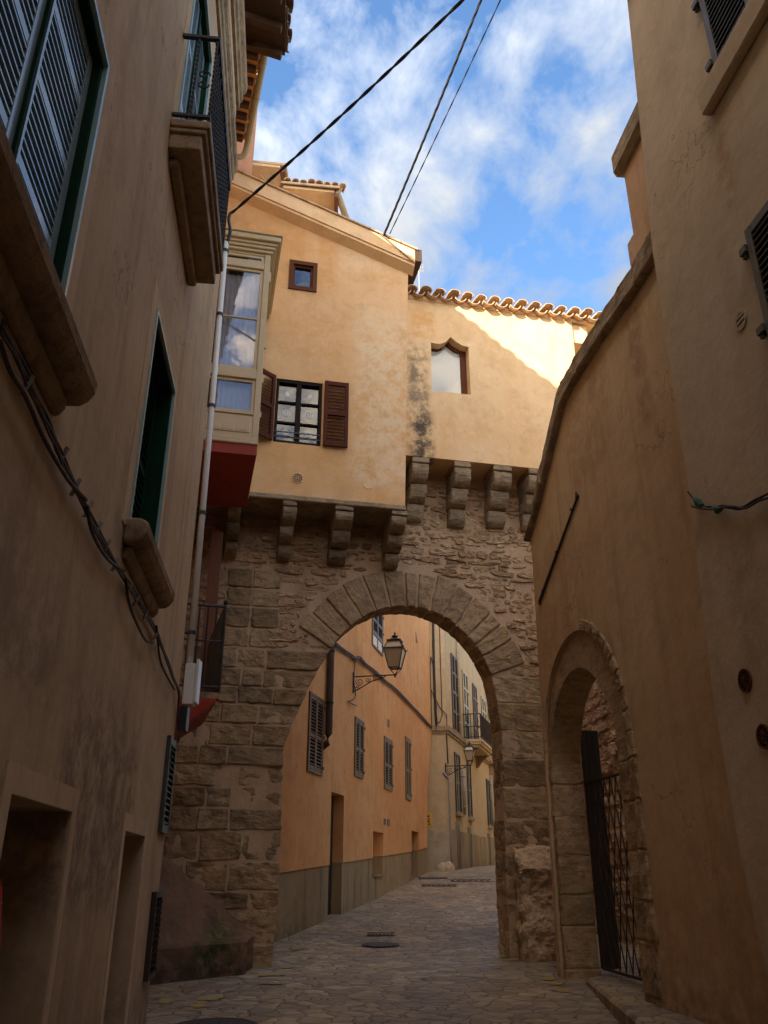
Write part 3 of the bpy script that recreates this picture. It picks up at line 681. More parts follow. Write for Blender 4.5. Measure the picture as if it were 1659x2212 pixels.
# raking cornice: soffit moulding + fascia + verge tiles
ck = MB(); u0r, u1r = uRt + .08, -3.2
def rake(mb, prof, extra=0):
    a = [HF.P(u0r + extra, zt(u0r) + z, n) for n, z in prof]; mb.prism(a, HF.P(u1r, zt(u1r), 0) - HF.P(u0r, zt(u0r), 0))
rake(ck, [(.0, 0), (.16, .10), (.16, .155), (0, .155)]); cor = part('cornice', ck, M['pl_ochre2'], corner)
f = MB(); rake(f, [(.0, .157), (.185, .157), (.185, .45), (0, .45)]); part('fascia', f, M['pl_ochre2'], cor)
tv = MB(); v0, v1 = HF.P(u0r + .05, zt(u0r + .05) + .455, .0), HF.P(u1r, zt(u1r) + .455, .0); nst = 13
for i in range(nst):
    a = v0 + (v1 - v0) * (i / nst); b = v0 + (v1 - v0) * ((i + 1.12) / nst)
    tv.prism([a + HF.n * .22, b + HF.n * .22, b - HF.n * 1.5, a - HF.n * 1.5], Vector((0, 0, .028)))
    for q in (a,): pass
part('verge_tiles', tv, M['tile'], cor)
st = MB(); st.prism([HF.P(uRt - .62, zt(uRt - .62) + .47, .19), HF.P(uRt - .56, zt(uRt - .56) + .47, .19), HF.P(uRt + .06, zt(uRt + .06) + .16, .19), HF.P(uRt, zt(uRt) + .16, .19)], HF.n * .02); part('verge_strip', st, M['coping'], cor)
en = MB(); HF.box(en, u0r + .002, u0r + .13, zt(u0r) + .2, zt(u0r) + .47, -1.4, .19); part('gutter_end', en, M['wood'], cor)
# small window
w = part('window', border(HF, sw[0], sw[1], sw[2], sw[3], .075, -.06, .03), M['frame'], corner, 'small square window with a brown timber frame')
part('sash', border(HF, sw[0] + .075, sw[1] - .075, sw[2] + .075, sw[3] - .075, .035, -.08, -.02), M['frame'], w)
part('pane', plate(HF, sw[0] + .1, sw[1] - .1, sw[2] + .1, sw[3] - .1, -.06, -.055), M['pane'], w)
part('blind', plate(HF, sw[0] + .06, sw[1] - .06, sw[2] + .06, sw[3] - .06, -.29, -.25), M['dark'], w)  # no blind: a near-black sheet painting the unlit room
# casement with shutters and decals
a0, a1, c0, c1 = dw
w = part('window', border(HF, a0, a1, c0, c1, .05, -.14, -.02), M['blackfr'], corner, 'black framed casement with round white decals')
um = (a0 + a1) / 2; hh = (c1 - c0)
mu = MB(); HF.box(mu, um - .04, um + .04, c0 + .05, c1 - .05, -.12, -.03)
for fz in (.34, .66):
    HF.box(mu, a0 + .05, um - .04, c0 + hh * fz - .014, c0 + hh * fz + .014, -.11, -.05); HF.box(mu, um + .04, a1 - .05, c0 + hh * fz - .014, c0 + hh * fz + .014, -.11, -.05)
part('glazing_bars', mu, M['blackfr'], w)
part('pane', plate(HF, a0 + .05, um - .04, c0 + .05, c1 - .05, -.09, -.084), M['pane'], w); part('pane', plate(HF, um + .04, a1 - .05, c0 + .05, c1 - .05, -.09, -.084), M['pane'], w)
part('room', plate(HF, a0 + .03, a1 - .03, c0 + .03, c1 - .03, -.295, -.28), M['dark'], w)  # near-black sheet painting the shade behind the glass
gb = MB()
for z in (c0 + hh * .09, c0 + hh * .17): HF.box(gb, a0, a1, z - .008, z + .008, -.02, -.005)
part('guard_bars', gb, M['iron'], w)
for cxu in ((a0 + .05 + um - .04) / 2, (a1 - .05 + um + .04) / 2):
    for row, fz in enumerate((.18, .5, .80)):
        mb = MB(); c = HF.P(cxu, c0 + hh * fz - (0 if row else -.02), -.0835); R = (.052, .062, .046)[row]; sx = (.8, 1, .8)[row]
        if row == 1:
            mb.ring(c, HF.u, HF.z, R * .82, R, .003, 24)
            for k in range(7):
                t = 2 * PI * k / 7; d = HF.u * math.cos(t) + HF.z * math.sin(t); e = HF.u * -math.sin(t) + HF.z * math.cos(t)
                mb.prism([c + d * R * .1, c + d * R * .5 - e * R * .16, c + d * R * .74, c + d * R * .5 + e * R * .16], HF.n * .003)
        elif row == 0:
            mb.ring(c, HF.u, HF.z, R * .72, R, .003, 24); mb.ring(c, HF.u, HF.z, R * .2, R * .45, .003, 12)
        else:
            mb.disc(c, HF.u * sx, HF.z, R, .003, 24)
        part('decal', mb, M['white'], w)
lw = a1 - a0
part('shutter', leaf(HF, a1 + .03, a1 + .03 + lw * .52, c0 + .0, c1 + .02, .075, .045, .055, (.5,), .06), M['brown'], w)
HL = Wall(tuple(HF.P(a0 - .02, 0, .03))[:2], (HF.u * -.80 + HF.n * .60)[:2], -1)
part('shutter', leaf(HL, .0, lw * .5, c0, c1 + .02, .02, .045, .055, (.5,), .06), M['brown'], w)
rosette(HF, *HF.pix(643, 1033), .003, .088, corner, 'pl_ochre2', 'frame')
pm = MB(); pm.disc(HF.P(*HF.pix(796, 1046), .001), HF.u, HF.z, .085, .006, 24); part('blank_vent', pm, M['pl_ochre2'], corner)
# corbels
def corbel(W, AWo, u0, u1, ztop, zbot, p, mb=None, lobes=3):
    """stepped roll corbel from wall plane (n=0 at AW) out to p"""
    mb = mb or MB(); H = ztop - zbot; hh = H / (lobes + .35)
    sh = (AW.o - W.o).dot(W.u); u0 -= sh; u1 -= sh; W = AW
    z = zbot
    for i in range(lobes):
        pr0 = p * (i / lobes) * .92 + .02; pr1 = p * ((i + 1) / lobes) * .97
        prof = [(0, z + .004), (pr0, z + .004)] if pr0 > .05 else [(0, z + .004)]
        for k in range(9):
            t = k / 8 * PI / 2; prof.append((pr0 + (pr1 - pr0) * math.sin(t), z + hh * .82 * (1 - math.cos(t)) + .004))
        prof += [(pr1, z + hh * .93), (pr1 - .02, z + hh), (0, z + hh)]
        j = random.uniform(-.008, .008)
        mb.prism([W.P(u0 + j, zz, nn) for nn, zz in prof], W.u * (u1 - u0)); z += hh
    mb.prism([W.P(u0 - .005, zz, nn) for nn, zz in [(0, z), (p, z), (p, ztop), (0, ztop)]], W.u * (u1 - u0 + .01))
    return mb
zb = hz0 - .062
for (xl, xr, yt, yb, xb) in ((588, 618, 1078, 1210, 580), (701, 740, 1085, 1219, 700), (824, 857, 1095, 1228, 815), (470, 498, 1070, 1203, 475)):
    ul = HF.pix(xl, yt)[0]; ur = HF.pix(xr, yt)[0]; zz = AW.pix(xb, yb, .08)[1]
    erode(part('corbel', corbel(AW, HF, ul, ur, zb, zz, .80), M['corbel'], corner, bevel=.012), .035, .1, 2)
# glazed bay
BY = Wall((-1.68, 9.73), (1, .22), 1)
bz = lambda y: BY.pix(520, y)[1]
z_b, z_t = bz(952), bz(541); bw = .98; dep = 1.75
zp1, zr1, zr2, zm, zt1, zt2 = bz(890), bz(816), bz(796), bz(683), bz(576), bz(562)
by = MB(); BY.box(by, -bw, 0, z_b - .05, z_b, -dep, .03)
bay = part('bay_window', by, M['bay'], corner, 'tall cream painted glazed bay above a red soffit', bevel=.012)
fr = MB()
BY.box(fr, -.085, 0, z_b, z_t, -.08, .0); BY.box(fr, -bw, -bw + .085, z_b, z_t, -.08, 0)
BY.box(fr, -bw + .085, -.085, zt1, zt2, -.07, .012); BY.box(fr, -bw + .085, -.085, zr1, zr2, -.07, .016); BY.box(fr, -bw + .085, -.085, z_b, zp1, -.07, -.006)
BY.box(fr, -bw + .085, -.085, z_t - .04, z_t, -.07, -.01)
BY.box(fr, -bw + .085, -.085, zm - .012, zm + .012, -.05, -.02); part('frame', fr, M['bay'], bay, bevel=.006)
sa = MB()
for (q0, q1) in ((zp1, zr1), (zr2, zt1), (zt2, z_t - .04)): border(BY, -bw + .087, -.087, q0 + .002, q1 - .002, .045, -.06, -.018, sa)
part('sash', sa, M['bay'], bay, bevel=.005)
pl = MB(); BY.box(pl, -bw + .12, -.12, z_b + .13, zp1 - .07, -.006, .006); BY.box(pl, -bw, 0.0, z_b, z_b + .05, -.0, .02); BY.box(pl, -bw + .085, -.085, zp1 - .03, zp1 + .004, -.006, .015)
for k in range(4):
    BY.box(pl, -bw + .14 + k * .18, -bw + .29 + k * .18, z_b + .15, z_b + .21, .006, .012)
part('lower_panel', pl, M['bay'], bay, bevel=.006)
for (q0, q1) in ((zp1 + .04, zr1 - .04), (zr2 + .04, zm - .01), (zm + .01, zt1 - .04), (zt2 + .04, z_t - .08)):
    part('pane', plate(BY, -bw + .125, -.125, q0, q1, -.042, -.037), M['bayglass'], bay)
sd = MB(); BY.box(sd, -.06, -.0, z_b, z_t, -dep, -.082); BY.box(sd, -bw, -bw + .05, z_b, z_t, -dep, -.082); part('side_frame', sd, M['bay'], bay)
cu = MB(); n = 26; fs = []; vv = []
for i in range(n + 1):
    u = -bw + .3 + (bw - .42) * i / n
    for z in (zp1 + .05, z_t - .35): vv.append(BY.P(u, z, -.13 + .016 * math.sin(i * 1.9)))
cu.add(vv, [[2 * i, 2 * i + 2, 2 * i + 3, 2 * i + 1] for i in range(n)]); part('curtain', cu, M['curtain'], bay, smooth=True)
bkp = MB(); BY.box(bkp, -bw + .05, -.06, z_b, z_t, -.9, -.88); part('room_shade', bkp, M['dark'], bay)  # near-black sheet painting the bay's unlit interior
for z in (z_b + .4, z_b + .95, zr2 + .4, zt1 - .1, zt2 - .3): hg = MB(); BY.box(hg, .0, .022, z, z + .09, -.06, -.02); part('hinge', hg, M['bay'], bay)
cn = MB()
for (zz0, zz1, e) in ((z_t, z_t + .05, .03), (z_t + .05, z_t + .10, .06), (z_t + .10, z_t + .15, .085), (z_t + .15, z_t + .24, .13), (z_t + .24, z_t + .27, .155)):
    BY.box(cn, -bw - e, e, zz0, zz1, -dep, e)
part('bay_cornice', cn, M['bay'], bay, bevel=.008)
so = MB(); BY.box(so, -bw, -.004, z_b - .20, z_b - .052, -.012, .004); so.prism([BY.P(-bw, z_b - .055, .0), BY.P(-.006, z_b - .055, 0), BY.P(-.03, z_b - .055, -dep), BY.P(-bw - .4, z_b - .055, -dep)], (0, 0, -.145)); part('soffit', so, M['red'], bay)
# iron balcony under the bay
z2 = 1.93; DN = Vector((-.306, 1, 0)).normalized(); DL = Vector((-DN.y, DN.x, 0)) * 1.0
pc = Vector((-1.91, 9.6, 0)); pf = pc + DN * 1.65
s2 = MB(); s2.prism([pc + Vector((0, 0, z2 - .07)), pf + Vector((0, 0, z2 - .07)), pf + DL * .9 + Vector((0, 0, z2 - .07)), pc + DL * .9 + Vector((0, 0, z2 - .07))], (0, 0, .07))
bl2 = part('balcony', s2, M['sill'], corner, 'small iron balcony with a red underside')
s3 = MB(); q = [pc + DL * .02, pf + DL * .02, pf + DL * .9, pc + DL * .9]; q2 = [pc + DL * .55 + DN * .06, pf + DL * .6, pf + DL * .92, pc + DL * .92]
s3.add([p + Vector((0, 0, z2 - .072)) for p in q] + [p + Vector((0, 0, z2 - .11)) for p in q] + [p + Vector((0, 0, z2 - .52)) for p in q2], [[0, 1, 2, 3]] + [[i, (i + 1) % 4, (i + 1) % 4 + 4, i + 4] for i in range(4)] + [[i + 4, (i + 1) % 4 + 4, (i + 1) % 4 + 8, i + 8] for i in range(4)] + [[11, 10, 9, 8]])
part('soffit', s3, M['red'], bl2)
rr = MB(); zt2b = z2 + 1.03
rr.tube([pc + DL * .9 + Vector((0, 0, zt2b)), pc + Vector((0, 0, zt2b)), pf + Vector((0, 0, zt2b))], .018, 8)
rr.tube([pc + DL * .9 + Vector((0, 0, z2 + .06)), pc + Vector((0, 0, z2 + .06)), pf + Vector((0, 0, z2 + .06))], .014, 8)
rr.tube([pc + DL * .9 + Vector((0, 0, z2 + .6)), pc + Vector((0, 0, z2 + .6)), pf + Vector((0, 0, z2 + .6))], .012, 8)
for k in range(9): rr.tube([pc + DL * (.1 * k) + Vector((0, 0, z2)), pc + DL * (.1 * k) + Vector((0, 0, zt2b))], .011 if k else .018, 6)
for k in range(1, 22): rr.tube([pc + DN * (.078 * k) + Vector((0, 0, z2)), pc + DN * (.078 * k) + Vector((0, 0, zt2b))], .011, 6)
rr.lathe(pc + Vector((0, 0, zt2b)), [(.02, 0), (.012, .02), (.03, .045), (.03, .065), (.006, .095), (.001, .10)], 10)
part('railing', rr, M['iron'], bl2)
mt = MB(); mt.prism([pc + DL * .02 + DN * .03 + Vector((0, 0, z2 + .07)), pf + DL * .02 + Vector((0, 0, z2 + .07)), pf + DL * .02 + Vector((0, 0, zt2b - .06)), pc + DL * .02 + DN * .03 + Vector((0, 0, zt2b - .06))], DL * .006); part('screen', mt, M['darkshut'], bl2)
dl = MB(); q0 = Vector((-2.52, 11.2, 2.0)); dl.box(q0, Vector((.16, .02, 0)), Vector((0, .05, 0)), Vector((0, 0, 2.6))); part('shutter', dl, M['redwood'], corner)
# side eave with gutter
eo = Vector((-2.155, 9.0, 12.4)); ed = Vector((-.31, 1, 0)).normalized(); en_ = Vector((ed.y, -ed.x, 0))
E = Wall((eo.x, eo.y), (ed.x, ed.y), 1)
rf2 = MB(); E.prism(rf2, [(-.3, 12.06), (1.95, 12.06), (1.95, 12.12), (-.3, 12.12)], -.6, .22); part('eave', rf2, M['pl_orange'], corner)
ra = MB()
for i in range(9): E.box(ra, -.1 + i * .24, -.02 + i * .24, 11.95, 12.058, -.05, .20)
part('rafters', ra, M['wood'], corner)
tl = MB(); tile_row(tl, E.P(1.9, 12.15, .26), -ed, Vector((en_.x, en_.y, -.3)), 8, .25, .45, .11, 2); part('roof_tiles', tl, M['tile'], corner)
gu = MB(); gu.tube([E.P(-.4, 12.08, .30), E.P(1.85, 12.08, .30), E.P(1.98, 12.05, .30), E.P(2.08, 11.97, .29), E.P(2.13, 11.87, .25), E.P(2.15, 11.82, .12), E.P(2.15, 11.79, -.1)], .058, 10)
for i in range(3): gu.tube([E.P(.3 + i * .7, 12.08, .30), E.P(.33 + i * .7, 12.08, .30)], .066, 10)
part('gutter', gu, M['zinc'], corner, smooth=True)
us = MB(); footprint(us, [(-3.6, 7.5), (-3.6, 11.5), (-7.5, 11.0), (-7.5, 7.5)], 11.0, 15.2); part('unseen_storey', us, M['pl_pink'], corner)  # unseen block, shaped to shade the rosy wall and the cornice's left part
# raised block and dormer roofs behind the gable
rb = thing('rooftop_house', 'rosy plastered upper storey with tiled dormers rising behind the gable', 'house', (-2.49, 11.75, 10.5))
TP = Wall((-2.49, 11.75), (1, .22), 1)
bx = MB(); TP.box(bx, -3, 0, 10.4, 16.5, -2.5, 0); part('wall', bx, M['pl_pink'], rb)
D2 = Wall((0, 13.3), (1, .22), 1)
def dormer(ptsbot, h, dep, edgecol, gut=None):
    p = D2.poly(ptsbot); mb = MB()
    return p
def slab(quad, th, name, mat, parent): 
    mb = MB(); mb.prism([Vector(q) for q in quad], (0, 0, th)); return part(name, mb, M[mat], parent)
A = D2.P(*D2.pix(540, 420)); B = D2.P(*D2.pix(618, 447)); Cc = D2.P(*D2.pix(605, 362, .55), .55); Dd = D2.P(*D2.pix(535, 355, .55), .55)
r1 = slab([A, B, Cc, Dd], .07, 'dormer_roof', 'pl_ochre2', rb)
m = MB(); m.prism([B + Vector((.0, 0, -.10)), Cc + Vector((0, 0, -.10)), Cc + Vector((0, 0, .08)), B + Vector((0, 0, .08))], D2.u * .10); part('verge_beam', m, M['redwood'], r1)
m = MB(); m.prism([Dd + Vector((0, 0, .07)), Cc + Vector((.12, 0, .07)), B + Vector((.12, 0, .09)), A + Vector((0, 0, .09))], (0, 0, .05)); part('tile_bed', m, M['tile'], r1)
A = D2.P(*D2.pix(612, 452)); B = D2.P(*D2.pix(722, 462)); Cc = D2.P(*D2.pix(722, 416, .75), .75); Dd = D2.P(*D2.pix(612, 405, .75), .75)
A = D2.P(*D2.pix(600, 432)); 
r2 = slab([A, B, Cc, Dd], .06, 'dormer_roof', 'pl_ochre2', rb)
m = MB(); m.prism([B + Vector((0, 0, -.14)), Cc + Vector((0, 0, -.10)), Cc + Vector((0, 0, .07)), B + Vector((0, 0, .07))], D2.u * .08); part('verge_beam', m, M['redwood'], r2)
m = MB(); m.prism([Dd + Vector((-.05, 0, .062)) + D2.n * .06, Cc + Vector((.1, 0, .062)) + D2.n * .06, B + Vector((.1, 0, .3)), A + Vector((0, 0, .3))], (0, 0, .05)); part('tile_bed', m, M['tile'], r2)
m = MB(); tile_row(m, Dd + Vector((0, 0, .15)), Cc - Dd, Vector((.2, -1, -.3)), 8, .155, .3, .07, 1); part('roof_tiles', m, M['tile'], r2)
m = MB(); m.tube([D2.P(*D2.pix(727, 413, .75), .75), D2.P(*D2.pix(754, 488))], .065, 10); part('gutter', m, M['zinc'], r2, smooth=True)
m = MB(); D2.box(m, -2.6, D2.pix(725, 470)[0], 9.5, D2.pix(700, 462)[1] - .02, -1.2, -.02); part('dormer_wall', m, M['pl_ochre2'], rb)

# ================================================================ house over the arch with the ogee window
bridge = thing('bridge_house', 'pale ochre house bridging the arch, with an ogee topped window and curved tile eave', 'house', RH.P(1.5, 6.2))
rz0 = sum(RH.pix(x, y)[1] for x, y in ((876, 987), (969, 990.5), (1162, 1010))) / 3
rzt = (RH.pix(885, 648)[1] + RH.pix(1285, 700)[1]) / 2
uend = RH.pix(1237, 720)[0]
og = RH.poly([(932.6, 844), (1017, 852.6), (1012, 749.6), (998, 746), (985, 738), (977, 731), (973, 728), (970, 731), (962, 739), (950, 743), (931, 740)])
so_u = RH.pix(908, 900)[0]; xo = RH.P(so_u, 0).x - RH.P(1.5, 0).x; zo = lambda y: RH.pix(905, y)[1] - 6.2
M['pl_bridge'] = plaster('pale ochre limewash with a soot run', (0.87, 0.61, 0.34), (0.81, 0.50, 0.235), (0.75, 0.42, 0.16), 0.35, 0.6, 8.7, grain=0.4, stains=(stain(RH, LOC_B, 890, 650, 940, 735, OR_, .75, .07), stain(RH, LOC_B, 862, 750, 884, 970, OR_, .6, .06), stain(RH, LOC_B, 945, 860, 1060, 960, OR_, .35, .2), (xo - .20, xo + .14, zo(1000), zo(735), (0.10, 0.085, 0.06), .75, .09), (xo - .12, xo + .22, zo(1010), zo(880), (0.06, 0.052, 0.042), .9, .08)))
ub = og[0][0]; 
part('wall', panel(RH, rpoly(.12, uend, rz0, rzt + .1), [og], .28), M['pl_bridge'], bridge)
bd = MB(); RH.prism(bd, rpoly(.13, uend - .25, rz0 + .006, rzt + .09), -.283, -1.6); RH.box(bd, uend - .25, uend + 2.0, rz0, rzt - .0, -1.6, -.5); part('house_body', bd, M['pl_ochre2'], bridge)
m = MB(); RH.box(m, uend + .012, uend + .33, rzt - .42, rzt - .02, -.5, -.06); part('lintel_block', m, M['pl_ochre2'], bridge)
# window parts
ogi = [(u, z) for u, z in og]
cxo = sum(p[0] for p in og) / len(og); czo = sum(p[1] for p in og) / len(og)
inn = [(cxo - .035 + (u - cxo) * .80, czo - .01 + (z - czo) * .87) for u, z in og]
w = part('window', panel(RH, og, [inn], .06, -.17, False), M['frame'], bridge, 'ogee topped window with a white blind')
m = MB(); RH.prism(m, inn, -.20, -.196); part('pane', m, M['clearpane'], w)
m = MB(); RH.prism(m, inn, -.222, -.216); part('blind', m, M['frost'], w)
# soot run down the wall, a thin crust of blackened render
# eave
tl = MB(); eu0, eu1 = .36, 4.55; cnt = int((eu1 - eu0) / .262)
tile_row(tl, RH.P(eu0, rzt + .075, .16), RH.u, Vector((RH.n.x, RH.n.y, -.22)), cnt, .262, .48, .108, 4); part('roof_tiles', tl, M['tile'], bridge)
m = MB(); m.prism([RH.P(eu0 - .2, rzt + .0, .012), RH.P(eu0 - .2, rzt + .06, .012), RH.P(eu0 - .2, rzt + .55, -1.6), RH.P(eu0 - .2, rzt + .49, -1.6)], RH.u * (eu1 - eu0 + .2)); part('eave', m, M['pl_ochre2'], bridge)
for (xl, xr, yt, xb, yb) in ((878, 906, 990, 868, 1120), (969, 996, 992, 948, 1131), (1054, 1085, 1000, 1032, 1133), (1130, 1160, 1010, 1117, 1141)):
    ul, ur = RH.pix(xl - 3, yt)[0], RH.pix(xr + 5, yt)[0]; zz = AW.pix(xb, yb, .08)[1]
    erode(part('corbel', corbel(AW, RH, ul, ur, rz0 - .004, zz - .04, .60), M['corbel'], bridge, bevel=.012), .035, .1, 2)
# ================================================================ stone archway
arch = thing('stone_archway', 'weathered sandstone archway spanning the lane under the corbelled ochre houses', 'archway', AW.P(-1.5, gz(12.4)))
LE = AW.poly([(586, 2089), (600, 1950), (606, 1800), (610, 1650), (612, 1605), (640, 1545), (668, 1480), (690, 1440), (713, 1402)])
RE = AW.poly([(1105, 2066), (1096, 1950), (1091, 1800), (1087, 1650), (1085, 1590), (1078, 1530), (1062, 1460)])
IN = catmull(AW.poly([(713, 1402), (738, 1370), (780, 1335), (826, 1315), (870, 1310), (914, 1315), (962, 1335), (1005, 1370), (1040, 1415), (1062, 1460)]), 5)
hole = [(LE[0][0], -2.15)] + LE + IN[1:-1] + RE[::-1] + [(RE[0][0], -2.15)]
ztopA = 6.25
part('wall_core', panel(AW, rpoly(-3.5, 2.75, -2.2, ztopA), [hole], .45, 0, False), M['mortar'], arch, bevel=0)
def interp(poly, z):
    if z <= poly[0][1]: return poly[0][0]
    for (u0, z0), (u1, z1) in zip(poly, poly[1:]):
        if z <= z1: return u0 + (u1 - u0) * (z - z0) / max(1e-6, z1 - z0)
    return poly[-1][0]
# voussoir ring
L = [0]
for a, b in zip(IN, IN[1:]): L.append(L[-1] + math.dist(a, b))
def onarc(s):
    s = max(0, min(L[-1], s))
    for i in range(len(L) - 1):
        if s <= L[i + 1]:
            t = (s - L[i]) / (L[i + 1] - L[i]); a, b = IN[i], IN[i + 1]
            return (a[0] + (b[0] - a[0]) * t, a[1] + (b[1] - a[1]) * t)
cenU = sum(p[0] for p in (IN[0], IN[-1])) / 2; cenZ = min(IN[0][1], IN[-1][1]) - .42
def nrm(s):
    a, b = onarc(s - .35), onarc(s + .35); dx, dz = b[0] - a[0], b[1] - a[1]; l = math.hypot(dx, dz); n = (-dz / l, dx / l)
    p = onarc(s); r = (p[0] - cenU, p[1] - cenZ); l = math.hypot(*r); r = (r[0] / l, r[1] / l)
    return (n[0] * .4 + r[0] * .6, n[1] * .4 + r[1] * .6)
vo = MB(); s0 = 0; RT = .60; ring_out = []; rngv = random.Random(5); widths = []
while s0 < L[-1] - .05:
    wv = rngv.uniform(.17, .27)
    if L[-1] - s0 - wv < .15: wv = L[-1] - s0
    widths.append((s0, s0 + wv)); s0 += wv
for (a, b) in widths:
    th = RT + rngv.uniform(-.03, .03); g_ = .014
    pts = []
    for s in (a + g_, (a + b) / 2, b - g_): pts.append((onarc(s), nrm(s)))
    poly = [(p[0] - n[0] * .006, p[1] - n[1] * .006) for p, n in pts] + [(p[0] + n[0] * th, p[1] + n[1] * th) for p, n in pts[::-1]]
    AW.prism(vo, poly, -.462, .028 + rngv.uniform(0, .022))
erode(part('voussoirs', vo, M['stone_v'], arch, bevel=.02, seg=2), .05, .13, 3)
for k in range(41):
    s = L[-1] * k / 40; p, n = onarc(s), nrm(s); ring_out.append((p[0] + n[0] * (RT + .05), p[1] + n[1] * (RT + .05)))
ringpoly = ring_out + IN[::-1]
# ashlar courses of both piers
def ashlar(mb, zlist, lo, hi, wmin, wmax, proud=(.0, .045), gap=.026, depth=.462, rng=None, thru=0):
    rng = rng or random
    for z0, z1 in zip(zlist, zlist[1:]):
        za, zb_ = z0 + gap / 2, z1 - gap / 2
        l0, l1, h0, h1 = lo(za), lo(zb_), hi(za), hi(zb_)
        if (h0 + h1) / 2 - (l0 + l1) / 2 < .05: continue
        L0 = (l0 + l1) / 2; H0 = (h0 + h1) / 2; u = L0; cuts = [L0]
        while H0 - u > wmax * 1.35: u += rng.uniform(wmin, wmax); cuts.append(u)
        cuts.append(H0)
        for i, (a, b) in enumerate(zip(cuts, cuts[1:])):
            q = [a + gap / 2, b - gap / 2, b - gap / 2, a + gap / 2]
            d = -.03
            if i == 0: q[0] = l0 + (gap / 2 if thru != -1 else 0); q[3] = l1 + (gap / 2 if thru != -1 else 0)
            if i == len(cuts) - 2: q[1] = h0 - (gap / 2 if thru != 1 else 0); q[2] = h1 - (gap / 2 if thru != 1 else 0)
            if (thru == 1 and i == len(cuts) - 2) or (thru == -1 and i == 0): d = -depth
            p = rng.uniform(*proud); jt = lambda: rng.uniform(-.011, .011)
            pl = [(q[0] + jt(), za + jt()), (q[1] + jt() * (d > -.1), za + jt()), (q[2] + jt() * (d > -.1), zb_ + jt()), (q[3] + jt(), zb_ + jt())]
            AW.prism(mb, pl, d, p)
zy = lambda y, x=560: AW.pix(x, y)[1]
rg = random.Random(3)
zl = [-1.35] + [zy(y) for y in (2040, 1965, 1925, 1860, 1795, 1745, 1700, 1655, 1612, 1565, 1522, 1484, 1446, 1400)]
lp = MB(); ashlar(lp, zl, lambda z: -3.05, lambda z: interp(LE, z) + .006, .28, .70, rng=rg, thru=1)
erode(part('left_pier', lp, M['stone'], arch, bevel=.022, seg=2), .06, .14, 3)
zl2 = [zl[-1]] + [zy(y) for y in (1358, 1312, 1272, 1230)]
uL0, uL1, uM = AW.pix(484, 1330)[0], AW.pix(603, 1330)[0], AW.pix(541, 1330)[0]
qb = MB()
for z0, z1 in zip(zl2, zl2[1:]):
    for a, b in ((uL0, uM), (uM, uL1)):
        j = lambda: rg.uniform(-.01, .01)
        AW.prism(qb, [(a + .012 + j(), z0 + .012), (b - .012 + j(), z0 + .012 + j()), (b - .012 + j(), z1 - .012), (a + .012 + j(), z1 - .012 + j())], -.03, rg.uniform(.015, .035))
erode(part('quoins', qb, M['stone'], arch, bevel=.022, seg=2), .05, .12, 3)
zr = [-1.3] + [zy(y, 1120) for y in (2010, 1950, 1895, 1838, 1770, 1700, 1640, 1580, 1520, 1462)]
rp = MB(); ashlar(rp, zr, lambda z: interp(RE, z) - .006, lambda z: 2.7, .3, .8, (.0, .012), .006, rng=rg, thru=-1)
erode(part('right_pier', rp, M['stone'], arch, bevel=.02, seg=2), .055, .14, 3)
# rubble above
rub = MB(); rr_ = random.Random(8); z = zr[-1] + .02
def ok(poly):
    for u, zz in poly:
        if inside((u, zz), ringpoly) or inside((u, zz), hole): return False
    c = (sum(p[0] for p in poly) / len(poly), sum(p[1] for p in poly) / len(poly))
    return not (inside(c, ringpoly) or inside(c, hole))
def rstone(u, z, w, h):
    n = 9; pl = []; cu_, cz_ = u + w / 2, z + h / 2 + rr_.uniform(-.012, .012); tl_ = rr_.uniform(-.10, .10)
    for k in range(n):
        t = 2 * PI * k / n + rr_.uniform(-.2, .2); c, s_ = math.cos(t), math.sin(t)
        x = math.copysign(abs(c) ** .6, c) * w / 2 * rr_.uniform(.80, 1.0); y = math.copysign(abs(s_) ** .6, s_) * h / 2 * rr_.uniform(.70, 1.05)
        pl.append((cu_ + x, cz_ + y + x * tl_))
    return pl, cu_, cz_
while z < ztopA - .1:
    h = rr_.uniform(.045, .10) if rr_.random() < .75 else rr_.uniform(.11, .17); u = -3.3 + rr_.uniform(0, .2)
    while u < 2.65:
        w = rr_.uniform(.10, .30) if rr_.random() < .65 else rr_.uniform(.30, .55); placed = False
        for ww in (w, w * .55, .10):
            pl, cu_, cz_ = rstone(u, z, ww, h)
            if z < zl[-1] + .01 and u < 1.2: continue
            if not (uL0 - .02 < cu_ < uL1 + .02 and cz_ < zl2[-1] + .03) and ok(pl):
                if rr_.random() > .08: AW.prism(rub, pl, -.03, rr_.uniform(.002, .034))
                u += ww + rr_.uniform(.002, .03); placed = True; break
        if not placed: u += .06
    z += h + rr_.uniform(-.012, .014)
erode(part('rubble_infill', rub, M['rubble'], arch, bevel=.010), .05, .06, 2)

# ================================================================ buttress at the foot of the archway
bt = MB(); A_, B_, C_, D_ = Vector((-2.75, 10.82, -.77)), Vector((-1.72, 11.70, -.74)), Vector((-1.72, 12.30, -.69)), Vector((-3.05, 11.98, .34)); E_ = Vector((-3.05, 11.2, .12))
zb_ = -1.5
top = [A_, B_, C_, D_, E_]; bot = [Vector((p.x, p.y, zb_)) for p in top]
bt.add(top + bot, [[0, 1, 2], [0, 2, 3, 4][:0] or [0, 2, 3], [0, 3, 4]] + [[i, (i + 1) % 5, (i + 1) % 5 + 5, i + 5] for i in range(5)] + [[9, 8, 7, 6, 5]])
erode(solo('buttress', bt, M['buttress'], 'low sloping rendered buttress stained green at the foot of the left pier', 'buttress', (-2.3, 11.5, -1.2), bevel=.03), .09, .35, 5)

